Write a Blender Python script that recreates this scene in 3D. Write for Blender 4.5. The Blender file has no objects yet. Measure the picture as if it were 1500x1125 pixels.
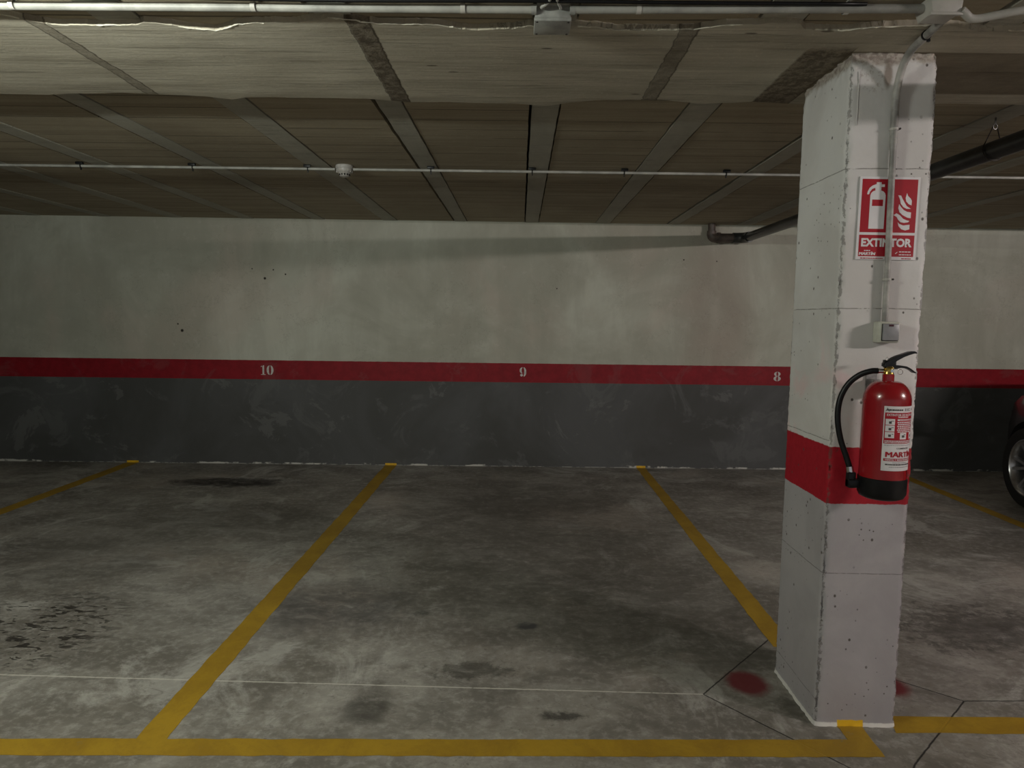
import bpy, bmesh, math, random
from mathutils import Vector, Matrix, noise as mnoise
random.seed(7)
PI = math.pi
scene = bpy.context.scene
COL = scene.collection

# ------------------------------------------------------------------ camera
F, YAW, PITCH, ROLL, CAMH = 1020.0, 0.010794, -0.0928574, -0.0129267, 1.5
cd = bpy.data.cameras.new('camera'); cam = bpy.data.objects.new('camera', cd); COL.objects.link(cam)
cd.sensor_fit = 'HORIZONTAL'; cd.sensor_width = 36.0; cd.lens = 36.0 * F / 1500.0
cd.clip_start = 0.02; cd.clip_end = 100
def _rot():
    cy, sy, cp, sp, cr, sr = math.cos(YAW), math.sin(YAW), math.cos(PITCH), math.sin(PITCH), math.cos(ROLL), math.sin(ROLL)
    Rz = Matrix(((cy, -sy, 0), (sy, cy, 0), (0, 0, 1))); Rx = Matrix(((1, 0, 0), (0, cp, -sp), (0, sp, cp)))
    Ry = Matrix(((cr, 0, sr), (0, 1, 0), (-sr, 0, cr)))
    return Rz @ Rx @ Ry @ Matrix(((1, 0, 0), (0, 0, -1), (0, 1, 0)))
cam.matrix_world = Matrix.Translation((0, 0, CAMH)) @ _rot().to_4x4()
scene.camera = cam

# ------------------------------------------------------------------ world, exposure, lights
w = bpy.data.worlds.new('world'); scene.world = w; w.use_nodes = True
w.node_tree.nodes['Background'].inputs[0].default_value = (0.9, 0.95, 1, 1)
w.node_tree.nodes['Background'].inputs[1].default_value = 0.145  # added soft fill, entering where the side behind the camera is left open
scene.view_settings.view_transform = 'Standard'; scene.view_settings.look = 'None'
scene.view_settings.exposure = 1.08; scene.view_settings.gamma = 1.0; scene.view_settings.use_curve_mapping = False

def lamp(name, loc, energy, color, sx=0.9, sy=0.03, rz=0.0):
    l = bpy.data.lights.new(name, 'AREA'); l.shape = 'RECTANGLE'; l.size = sx; l.size_y = sy
    l.energy = energy; l.color = color; l.spread = PI
    o = bpy.data.objects.new(name, l); COL.objects.link(o); o.location = loc; o.rotation_euler = (0, 0, rz)
    return o
LAMPS = [  # fluorescent battens over the aisle, behind the camera and to the right
    ((4.35, 0.55, 2.40), 112, (1.0, 0.905, 0.87), 0.0),
    ((-1.7, 1.0, 2.28), 46, (0.95, 1.0, 0.90), 0.0),
]
for i, (lc, en, cl, rz) in enumerate(LAMPS):
    # the tube gives light sideways as well as down: two strips tilted apart
    for s in (-1, 1):
        o = lamp('tube_light', (lc[0], lc[1] + s * 0.02, lc[2]), en / 2, cl)
        o.rotation_euler = (s * math.radians(80), 0, 0)

# ------------------------------------------------------------------ node helpers
class NT:
    def __init__(self, name):
        self.m = bpy.data.materials.new(name); self.m.use_nodes = True
        self.t = self.m.node_tree; self.b = self.t.nodes['Principled BSDF']; self.P = None
    def n(self, kind, **kw):
        x = self.t.nodes.new(kind)
        for k, v in kw.items(): setattr(x, k, v)
        return x
    def put(self, sock, v):
        if isinstance(v, bpy.types.NodeSocket): self.t.links.new(v, sock)
        elif v is not None:
            if sock.type == 'RGBA' and len(v) == 3: v = (*v, 1)
            sock.default_value = v
    def pos(self):
        if self.P is None: self.P = self.n('ShaderNodeNewGeometry').outputs['Position']
        return self.P
    def obj(self): return self.n('ShaderNodeTexCoord').outputs['Object']
    def sep(self, v):
        s = self.n('ShaderNodeSeparateXYZ'); self.put(s.inputs[0], v); return s.outputs
    def sc(self, v, s):
        x = self.n('ShaderNodeVectorMath', operation='MULTIPLY'); self.put(x.inputs[0], v); x.inputs[1].default_value = s; return x.outputs[0]
    def add3(self, v, s):
        x = self.n('ShaderNodeVectorMath', operation='ADD'); self.put(x.inputs[0], v); self.put(x.inputs[1], s); return x.outputs[0]
    def ma(self, op, a, b=None, c=None, clamp=False):
        x = self.n('ShaderNodeMath', operation=op); x.use_clamp = clamp; self.put(x.inputs[0], a)
        if b is not None: self.put(x.inputs[1], b)
        if c is not None: self.put(x.inputs[2], c)
        return x.outputs[0]
    def noise(self, scale, vec=None, detail=5, rough=0.6, dist=0.0, s3=None):
        v = vec if vec is not None else self.pos()
        if s3: v = self.sc(v, s3)
        x = self.n('ShaderNodeTexNoise'); self.put(x.inputs['Vector'], v)
        x.inputs['Scale'].default_value = scale; x.inputs['Detail'].default_value = detail
        x.inputs['Roughness'].default_value = rough; x.inputs['Distortion'].default_value = dist
        return x.outputs['Fac']
    def vor(self, scale, vec=None, feature='F1'):
        x = self.n('ShaderNodeTexVoronoi', feature=feature); self.put(x.inputs['Vector'], vec if vec is not None else self.pos())
        x.inputs['Scale'].default_value = scale; return x.outputs['Distance']
    def step(self, v, a, b):           # smooth 0..1 between a and b (b may be below a)
        x = self.n('ShaderNodeMapRange', interpolation_type='SMOOTHSTEP'); self.put(x.inputs[0], v)
        if a < b:
            x.inputs[1].default_value = a; x.inputs[2].default_value = b; x.inputs[3].default_value = 0; x.inputs[4].default_value = 1
        else:
            x.inputs[1].default_value = b; x.inputs[2].default_value = a; x.inputs[3].default_value = 1; x.inputs[4].default_value = 0
        return x.outputs[0]
    def mix(self, f, a, b, mode='MIX'):
        x = self.n('ShaderNodeMix', data_type='RGBA', blend_type=mode); self.put(x.inputs[0], f)
        self.put(x.inputs[6], a); self.put(x.inputs[7], b); return x.outputs[2]
    def bump(self, h, strength=0.5, dist=0.002):
        x = self.n('ShaderNodeBump'); x.inputs['Strength'].default_value = strength; x.inputs['Distance'].default_value = dist
        self.put(x.inputs['Height'], h); self.t.links.new(x.outputs[0], self.b.inputs['Normal'])
    def ellipse(self, cx, cy, rx, ry, p, soft=0.5, wob=None, amt=0.5):
        X, Y = p
        a = self.ma('POWER', self.ma('ABSOLUTE', self.ma('MULTIPLY', self.ma('SUBTRACT', X, cx), 1 / rx)), 2)
        b = self.ma('POWER', self.ma('ABSOLUTE', self.ma('MULTIPLY', self.ma('SUBTRACT', Y, cy), 1 / ry)), 2)
        d = self.ma('SQRT', self.ma('ADD', a, b))
        if wob is not None: d = self.ma('ADD', d, self.ma('MULTIPLY', self.ma('SUBTRACT', wob, 0.5), amt))
        return self.step(d, 1 + soft, 1 - soft)
    def seg(self, A, B, wd, p, soft=0.4, wob=None, amt=0.0):
        X, Y = p; dx, dy = B[0] - A[0], B[1] - A[1]; L = math.hypot(dx, dy); ux, uy = dx / L, dy / L
        rx = self.ma('SUBTRACT', X, A[0]); ry = self.ma('SUBTRACT', Y, A[1])
        t = self.ma('ADD', self.ma('MULTIPLY', rx, ux), self.ma('MULTIPLY', ry, uy))
        n = self.ma('SUBTRACT', self.ma('MULTIPLY', rx, -uy), self.ma('MULTIPLY', ry, -ux))
        if wob is not None: n = self.ma('ADD', n, self.ma('MULTIPLY', self.ma('SUBTRACT', wob, 0.5), amt))
        m = self.step(self.ma('ABSOLUTE', n), wd * (1 + soft), wd * (1 - soft))
        tt = self.ma('MULTIPLY', self.ma('GREATER_THAN', t, 0), self.ma('LESS_THAN', t, L))
        return self.ma('MULTIPLY', m, tt)
    def out(self, color, rough=0.7, metal=0.0, spec=None, coat=None):
        self.put(self.b.inputs['Base Color'], color); self.put(self.b.inputs['Roughness'], rough)
        self.b.inputs['Metallic'].default_value = metal
        if spec is not None: self.b.inputs['Specular IOR Level'].default_value = spec
        if coat is not None: self.b.inputs['Coat Weight'].default_value = coat; self.b.inputs['Coat Roughness'].default_value = 0.08
        return self.m

def simple(name, col, rough=0.5, metal=0.0, var=0.12, scale=40, bump=0.0, coat=None, spec=None):
    k = NT(name); v = k.obj(); nz = k.noise(scale, v, 4, 0.6)
    dark = tuple(c * (1 - var * 1.6) for c in col); lite = tuple(min(1, c * (1 + var)) for c in col)
    c = k.mix(k.step(nz, 0.3, 0.7), dark, lite)
    if bump: k.bump(nz, bump, 0.001)
    return k.out(c, rough, metal, spec, coat)

# ------------------------------------------------------------------ materials of the room
def floor_nodes(k):
    p = k.pos(); X, Y, Z = k.sep(p); P = (X, Y)
    big = k.noise(0.75, detail=6, rough=0.62, dist=0.6)
    mid = k.noise(2.6, detail=8, rough=0.7, dist=0.5, s3=(0.8, 1.2, 1))
    fine = k.noise(22, detail=6, rough=0.7)
    warm = k.noise(0.9, k.add3(p, (7.3, 2.1, 0)), 4, 0.55, 0.4)
    c = k.mix(k.step(big, 0.32, 0.68), (0.19, 0.175, 0.152), (0.37, 0.355, 0.325))
    c = k.mix(k.ma('MULTIPLY', k.step(mid, 0.60, 0.40), 0.6), c, (0.11, 0.10, 0.086))
    c = k.mix(k.ma('MULTIPLY', k.step(warm, 0.54, 0.72), 0.5), c, (0.47, 0.41, 0.355))
    c = k.mix(k.ma('MULTIPLY', k.step(fine, 0.45, 0.68), 0.30), c, (0.58, 0.565, 0.53))
    pale = k.noise(1.3, k.add3(p, (1.3, 9.1, 0)), 8, 0.72, 1.2)
    c = k.mix(k.ma('MULTIPLY', k.step(pale, 0.53, 0.63), 0.5), c, (0.52, 0.51, 0.48))
    # trowel marks, grime specks and worn patches
    gr1 = k.noise(7, k.sc(p, (1, 1.7, 1)), 9, 0.78, 0.9); gr2 = k.noise(34, detail=5, rough=0.75, dist=0.4)
    c = k.mix(k.ma('MULTIPLY', k.step(gr1, 0.55, 0.66), 0.45), c, (0.10, 0.092, 0.08))
    c = k.mix(k.ma('MULTIPLY', k.step(gr1, 0.42, 0.34), 0.25), c, (0.60, 0.585, 0.55))
    c = k.mix(k.ma('MULTIPLY', k.ma('MULTIPLY', k.step(gr2, 0.58, 0.66), k.step(mid, 0.45, 0.6)), 0.5), c, (0.07, 0.062, 0.053))
    wob = k.ma('ADD', k.ma('MULTIPLY', k.noise(4, detail=8, rough=0.75, dist=0.8), 0.75), k.ma('MULTIPLY', gr1, 0.25)); tex = k.step(gr1, 0.34, 0.56); wob2 = k.noise(16, detail=5, rough=0.75, dist=0.5)
    def stain(c, cx, cy, rx, ry, col, a, soft=0.5, w_=None, amt=1.3):
        m = k.ma('MULTIPLY', k.ellipse(cx, cy, rx, ry, P, soft, w_ if w_ is not None else wob, amt * 1.7), k.ma('ADD', k.ma('MULTIPLY', tex, 0.55), 0.45))
        return k.mix(k.ma('MULTIPLY', m, a), c, col)
    dk = (0.062, 0.055, 0.045)
    # tyre wear and oil in the bays
    c = stain(c, 0.15, 4.6, 0.75, 1.6, dk, 0.55, 0.6)
    c = stain(c, 0.75, 3.55, 0.55, 0.55, dk, 0.5, 0.6)
    c = stain(c, -0.25, 5.6, 0.8, 0.7, dk, 0.35, 0.6)
    c = stain(c, -2.6, 6.15, 0.5, 0.16, (0.012, 0.009, 0.008), 0.95, 0.35)
    c = stain(c, -2.0, 5.0, 0.8, 0.35, dk, 0.5, 0.6)
    c = stain(c, -2.7, 4.2, 0.6, 0.4, dk, 0.5, 0.6)
    c = stain(c, -0.95, 3.5, 0.35, 0.30, (0.065, 0.06, 0.062), 0.7, 0.5)
    c = stain(c, -0.57, 2.56, 0.09, 0.12, (0.05, 0.046, 0.04), 0.75, 0.5)
    c = stain(c, 0.17, 2.52, 0.075, 0.03, (0.04, 0.037, 0.033), 0.85, 0.4, wob2)
    c = stain(c, -0.19, 2.86, 0.16, 0.06, (0.05, 0.046, 0.04), 0.7, 0.35, wob2, 2.2)
    c = stain(c, -0.48, 3.42, 0.04, 0.03, (0.03, 0.028, 0.025), 0.7)
    c = stain(c, 0.05, 3.3, 0.05, 0.04, (0.05, 0.05, 0.055), 0.9, 0.3, wob2, 0.6)
    c = stain(c, 0.95, 3.0, 0.22, 0.12, dk, 0.35, 0.6, wob2, 2.0)
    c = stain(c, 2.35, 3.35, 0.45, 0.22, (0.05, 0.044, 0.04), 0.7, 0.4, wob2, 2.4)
    c = stain(c, 1.09, 2.60, 0.05, 0.09, (0.05, 0.045, 0.03), 0.6, 0.5, wob2, 2.0)
    # tread prints on the left
    tr = k.ma('MULTIPLY', k.ellipse(-2.35, 3.15, 0.42, 0.42, P, 0.4, wob, 0.8),
              k.step(k.noise(11, k.sc(p, (1.0, 2.3, 1)), 3, 0.6, 0.8), 0.53, 0.60))
    c = k.mix(k.ma('MULTIPLY', tr, 0.85), c, (0.02, 0.016, 0.014))
    # red sprayed spots either side of the pillar
    sp = k.ma('MAXIMUM', k.ellipse(0.968, 2.79, 0.083, 0.095, P, 0.32, wob2, 0.5), k.ellipse(1.545, 2.80, 0.085, 0.095, P, 0.32, wob2, 0.5))
    c = k.mix(k.ma('MULTIPLY', sp, 0.92), c, (0.16, 0.012, 0.02))
    # scratches
    scr = k.step(k.noise(3.0, k.sc(p, (0.7, 9, 1)), 9, 0.8, 0.3), 0.635, 0.66)
    c = k.mix(k.ma('MULTIPLY', scr, 0.35), c, (0.05, 0.045, 0.04))
    # saw joints
    j = None
    for A, B in (((0.76, 2.696), (1.212, 3.21)), ((0.76, 2.696), (1.138, 2.243)), ((1.138, 2.243), (1.26, 2.11)), ((1.42, 3.0), (1.798, 2.681)),
                 ((1.798, 2.681), (1.371, 2.269)), ((1.371, 2.269), (1.27, 2.13)), ((1.798, 2.681), (8, 2.95))):
        s = k.seg(A, B, 0.003, P, 0.5, wob2, 0.008); j = s if j is None else k.ma('MAXIMUM', j, s)
    c = k.mix(k.ma('MULTIPLY', j, 0.9), c, (0.012, 0.011, 0.01))
    wl = k.seg((-8, 2.85), (0.76, 2.696), 0.0036, P, 0.6, wob2, 0.008)
    wl = k.ma('MULTIPLY', wl, k.step(fine, 0.32, 0.46))
    c = k.mix(wl, c, (0.55, 0.53, 0.48))
    c = k.mix(k.ma('MULTIPLY', k.step(Y, 1.9, 0.9), 0.7), c, (0.46, 0.45, 0.42))  # unseen aisle floor made paler, added to bounce light up to the ceiling
    h = k.ma('SUBTRACT', k.ma('ADD', k.ma('MULTIPLY', fine, 0.6), mid), k.ma('MULTIPLY', j, 2.0))
    rough = k.ma('ADD', k.ma('MULTIPLY', big, 0.35), 0.42)
    return c, h, rough, P
k = NT('worn_concrete_floor'); c, h, r, P = floor_nodes(k); k.bump(h, 0.35, 0.003); M_floor = k.out(c, r, spec=0.35)
# yellow road paint, worn through to the same concrete
k = NT('worn_yellow_paint'); c, h, r, P = floor_nodes(k)
wn = k.noise(3.5, detail=9, rough=0.75, dist=0.5); wf = k.noise(45, detail=4, rough=0.7)
y = k.mix(k.step(wn, 0.35, 0.65), (0.33, 0.195, 0.014), (0.43, 0.265, 0.018))
y = k.mix(k.ma('MULTIPLY', k.step(wf, 0.5, 0.75), 0.25), y, (0.2, 0.13, 0.03))
wr = k.ma('MULTIPLY', k.step(k.ma('ADD', k.ma('MULTIPLY', wn, 0.7), k.ma('MULTIPLY', wf, 0.3)), 0.40, 0.30), 0.7)
c = k.mix(wr, y, c); c = k.mix(0.08, c, (0.1, 0.09, 0.07)); k.bump(h, 0.25, 0.003); M_yellow = k.out(c, 0.55, spec=0.3)
M_yfresh = simple('fresh_yellow_paint', (0.72, 0.43, 0.02), 0.45, var=0.08)

def wall_mat(name):
    k = NT(name); p = k.pos(); X, Y, Z = k.sep(p)
    st = k.noise(0.8, detail=5, rough=0.6, dist=0.8); ver = k.noise(1.6, k.sc(p, (2.2, 2.2, 0.5)), 6, 0.65, 0.4)
    fine = k.noise(14, detail=7, rough=0.7); warm = k.noise(0.7, k.add3(p, (3, 0, 5)), 4, 0.6, 0.5)
    wh = k.mix(k.step(st, 0.35, 0.66), (0.42, 0.415, 0.345), (0.58, 0.59, 0.505))
    wh = k.mix(k.ma('MULTIPLY', k.step(warm, 0.5, 0.68), 0.45), wh, (0.55, 0.47, 0.40))
    wh = k.mix(k.ma('MULTIPLY', k.step(ver, 0.62, 0.42), 0.25), wh, (0.33, 0.32, 0.26))
    wh = k.mix(k.ma('MULTIPLY', k.step(fine, 0.55, 0.72), 0.18), wh, (0.70, 0.69, 0.64))
    # damp stain under the drain, running down the plaster
    dm = k.ma('MULTIPLY', k.ellipse(1.98, 1.7, 0.34, 0.75, (X, Z), 0.6, ver, 1.0), 0.35)
    wh = k.mix(dm, wh, (0.36, 0.27, 0.23))
    cr = k.ma('MULTIPLY', k.step(k.ma('ABSOLUTE', k.ma('SUBTRACT', k.noise(0.55, detail=8, rough=0.68), 0.5)), 0.0022, 0.0), 0.35)
    wh = k.mix(cr, wh, (0.22, 0.2, 0.17))
    for (hx, hz, hr) in ((-2.545, 1.872, 0.012), (-2.67, 1.965, 0.006), (-2.46, 1.958, 0.007), (-2.34, 1.915, 0.008), (-3.38, 1.345, 0.014), (-3.42, 1.41, 0.008), (0.36, 1.81, 0.006), (1.62, 2.11, 0.007), (1.95, 2.1, 0.006)):
        wh = k.mix(k.ellipse(hx, hz, hr, hr, (X, Z), 0.4, fine, 0.6), wh, (0.03, 0.025, 0.02))
    band = k.noise(2.2, detail=7, rough=0.7, dist=1.0)
    rd = k.mix(k.step(fine, 0.3, 0.7), (0.21, 0.004, 0.010), (0.27, 0.006, 0.014))
    rd = k.mix(k.ma('MULTIPLY', k.step(band, 0.54, 0.62), 0.34), rd, (0.22, 0.065, 0.065))
    gr = k.mix(k.step(st, 0.3, 0.7), (0.066, 0.066, 0.062), (0.100, 0.101, 0.102))
    gr = k.mix(k.ma('MULTIPLY', k.step(band, 0.55, 0.64), 0.5), gr, (0.135, 0.137, 0.135))
    gr = k.mix(k.ma('MULTIPLY', k.step(k.noise(1.1, k.add3(p, (5, 5, 5)), 8, 0.7, 1.5), 0.60, 0.63), 0.35), gr, (0.19, 0.19, 0.185))
    wobz = k.ma('ADD', Z, k.ma('MULTIPLY', k.ma('SUBTRACT', fine, 0.5), 0.006))
    c = k.mix(k.step(wobz, 1.056, 1.059), rd, wh)
    c = k.mix(k.step(wobz, 0.866, 0.862), c, gr)
    foot = k.ma('MULTIPLY', k.step(k.ma('SUBTRACT', Z, k.ma('MULTIPLY', k.noise(3.2, detail=5, rough=0.7), 0.05)), -0.004, -0.012),
                k.ma('MULTIPLY', k.step(k.noise(2.6, k.add3(p, (0, 0, 9)), 4, 0.7), 0.50, 0.56), k.step(Z, 0.05, 0.03)))
    c = k.mix(k.ma('MULTIPLY', k.ma('MAXIMUM', foot, k.ma('MULTIPLY', k.step(Z, 0.007, 0.005), k.ma('MULTIPLY', k.step(fine, 0.42, 0.56), 0.6))), 0.85), c, (0.62, 0.6, 0.55))
    h = k.ma('ADD', k.ma('MULTIPLY', fine, 0.5), ver); k.bump(h, 0.3, 0.004)
    return k.out(c, k.ma('ADD', k.ma('MULTIPLY', k.step(Z, 1.06, 1.055), -0.22), 0.8), spec=0.3)
M_wall = wall_mat('painted_plaster_wall')

def board(name, ca, cb, dark, lines, stretch=(0.35, 9, 1), regions=None):
    k = NT(name); p = k.pos(); X, Y, Z = k.sep(p)
    s1 = k.noise(1.6, k.sc(p, stretch), 8, 0.68, 0.25); s2 = k.noise(0.8, detail=5, rough=0.6, dist=0.5)
    s3 = k.noise(5, k.sc(p, (0.5, 14, 1)), 6, 0.75, 0.15); fine = k.noise(60, detail=4, rough=0.7)
    c = k.mix(k.step(s1, 0.3, 0.7), ca, cb)
    c = k.mix(k.ma('MULTIPLY', k.step(s2, 0.4, 0.7), 0.45), c, dark)
    c = k.mix(k.ma('MULTIPLY', k.step(s3, 0.60, 0.70), 0.5), c, dark)
    c = k.mix(k.ma('MULTIPLY', k.step(fine, 0.55, 0.75), 0.2), c, tuple(x * 1.7 for x in cb))
    h = k.ma('ADD', k.ma('MULTIPLY', s1, 0.8), k.ma('ADD', k.ma('MULTIPLY', s3, 0.8), k.ma('MULTIPLY', fine, 0.25)))
    g1 = k.noise(6, k.sc(p, (0.35, 22, 1)), 7, 0.75, 0.1); gl = k.ma('MULTIPLY', k.step(g1, 0.565, 0.60), k.step(k.noise(2.1, k.sc(p, (1, 4, 1)), 4, 0.6), 0.45, 0.6))
    if not lines: c = k.mix(k.ma('MULTIPLY', gl, 0.55), c, tuple(x * 0.55 for x in dark)); h = k.ma('SUBTRACT', h, k.ma('MULTIPLY', gl, 0.5))
    if lines:    # joints between the shuttering boards
        yy = k.ma('ADD', Y, k.ma('MULTIPLY', k.ma('SUBTRACT', k.noise(0.6, detail=3), 0.5), 0.03))
        fr = k.ma('ABSOLUTE', k.ma('SUBTRACT', k.ma('FRACT', k.ma('MULTIPLY', yy, 1 / lines)), 0.5))
        ln = k.ma('MULTIPLY', k.step(fr, 0.035, 0.010), k.step(k.noise(1.3, k.sc(p, (1, 6, 1)), 4, 0.6), 0.38, 0.5))
        c = k.mix(k.ma('MULTIPLY', ln, 0.75), c, tuple(x * 0.4 for x in dark)); h = k.ma('SUBTRACT', h, k.ma('MULTIPLY', ln, 1.0))
        # pale efflorescence dashes
        ef = k.ma('MULTIPLY', k.step(k.noise(1.1, k.sc(p, (1.2, 26, 1)), 4, 0.6), 0.70, 0.72), k.step(k.noise(7, detail=3), 0.5, 0.6))
        c = k.mix(k.ma('MULTIPLY', ef, 0.6), c, (0.5, 0.48, 0.40))
    if regions: c, h = regions(k, c, h, X, Y, fine)
    k.bump(h, 0.7, 0.008)
    return k.out(c, 0.85, spec=0.2)
M_panel = board('shuttered_concrete_panel', (0.335, 0.285, 0.205), (0.455, 0.395, 0.29), (0.20, 0.165, 0.115), 0.17)
M_joist = board('precast_joist_concrete', (0.40, 0.38, 0.315), (0.46, 0.44, 0.37), (0.30, 0.28, 0.235), None, (5, 1, 1))
def beam_regions(k, c, h, X, Y, fine):
    w1 = k.noise(9, detail=6, rough=0.75); w2 = k.noise(24, detail=5, rough=0.8)
    for x0, hw, am, sk in ((-1.56, 0.022, 0.5, 0.0), (-0.525, 0.037, 0.95, 0.0), (0.527, 0.030, 0.6, 0.0)):
        d = k.ma('ABSOLUTE', k.ma('ADD', k.ma('SUBTRACT', X, x0), k.ma('MULTIPLY', k.ma('SUBTRACT', w1, 0.5), 0.035)))
        m = k.step(d, hw + 0.006, hw - 0.006)
        tone = k.mix(k.step(w2, 0.4, 0.62), (0.10, 0.078, 0.055), (0.24, 0.205, 0.155))
        c = k.mix(k.ma('MULTIPLY', m, am), c, tone)
        e = k.step(k.ma('ABSOLUTE', k.ma('SUBTRACT', d, hw)), 0.004, 0.001)
        c = k.mix(k.ma('MULTIPLY', e, 0.6), c, (0.06, 0.045, 0.032))
        h = k.ma('ADD', h, k.ma('MULTIPLY', m, k.ma('MULTIPLY', w2, 1.6)))
    # rough brown strip beside the pillar head
    m = k.ma('MULTIPLY', k.ma('MULTIPLY', k.step(k.ma('ADD', Y, k.ma('MULTIPLY', w1, 0.06)), 2.46, 2.52), k.step(X, 1.125, 1.120)), k.step(k.ma('ADD', X, k.ma('MULTIPLY', k.ma('SUBTRACT', w1, 0.5), 0.03)), 0.955, 0.97))
    c = k.mix(k.ma('MULTIPLY', m, 0.9), c, k.mix(k.step(w2, 0.42, 0.60), (0.10, 0.074, 0.048), (0.27, 0.225, 0.165))); h = k.ma('ADD', h, k.ma('MULTIPLY', m, k.ma('MULTIPLY', w2, 2.5)))
    # darker brown patch over the pillar line
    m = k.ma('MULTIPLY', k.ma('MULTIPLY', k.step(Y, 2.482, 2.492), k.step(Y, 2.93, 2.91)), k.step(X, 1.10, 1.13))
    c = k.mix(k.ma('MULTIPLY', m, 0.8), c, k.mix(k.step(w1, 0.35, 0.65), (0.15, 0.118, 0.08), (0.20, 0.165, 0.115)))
    # knots and small dark pocks
    v = k.vor(3.3, k.sc(k.pos(), (0.7, 2.2, 1))); c = k.mix(k.ma('MULTIPLY', k.step(v, 0.06, 0.035), 0.75), c, (0.09, 0.07, 0.05))
    return c, h
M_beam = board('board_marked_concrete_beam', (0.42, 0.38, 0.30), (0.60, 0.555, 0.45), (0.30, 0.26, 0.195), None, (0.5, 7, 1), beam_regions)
M_lip = simple('pale_cement_crust', (0.72, 0.69, 0.58), 0.9, var=0.2, scale=25)
M_dark = simple('unlit_slab', (0.02, 0.018, 0.015), 0.95)
M_void = simple('dark_void', (0.015, 0.013, 0.011), 0.95)  # near-black colour standing in for shade inside gaps, slots and wheel arches

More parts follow.
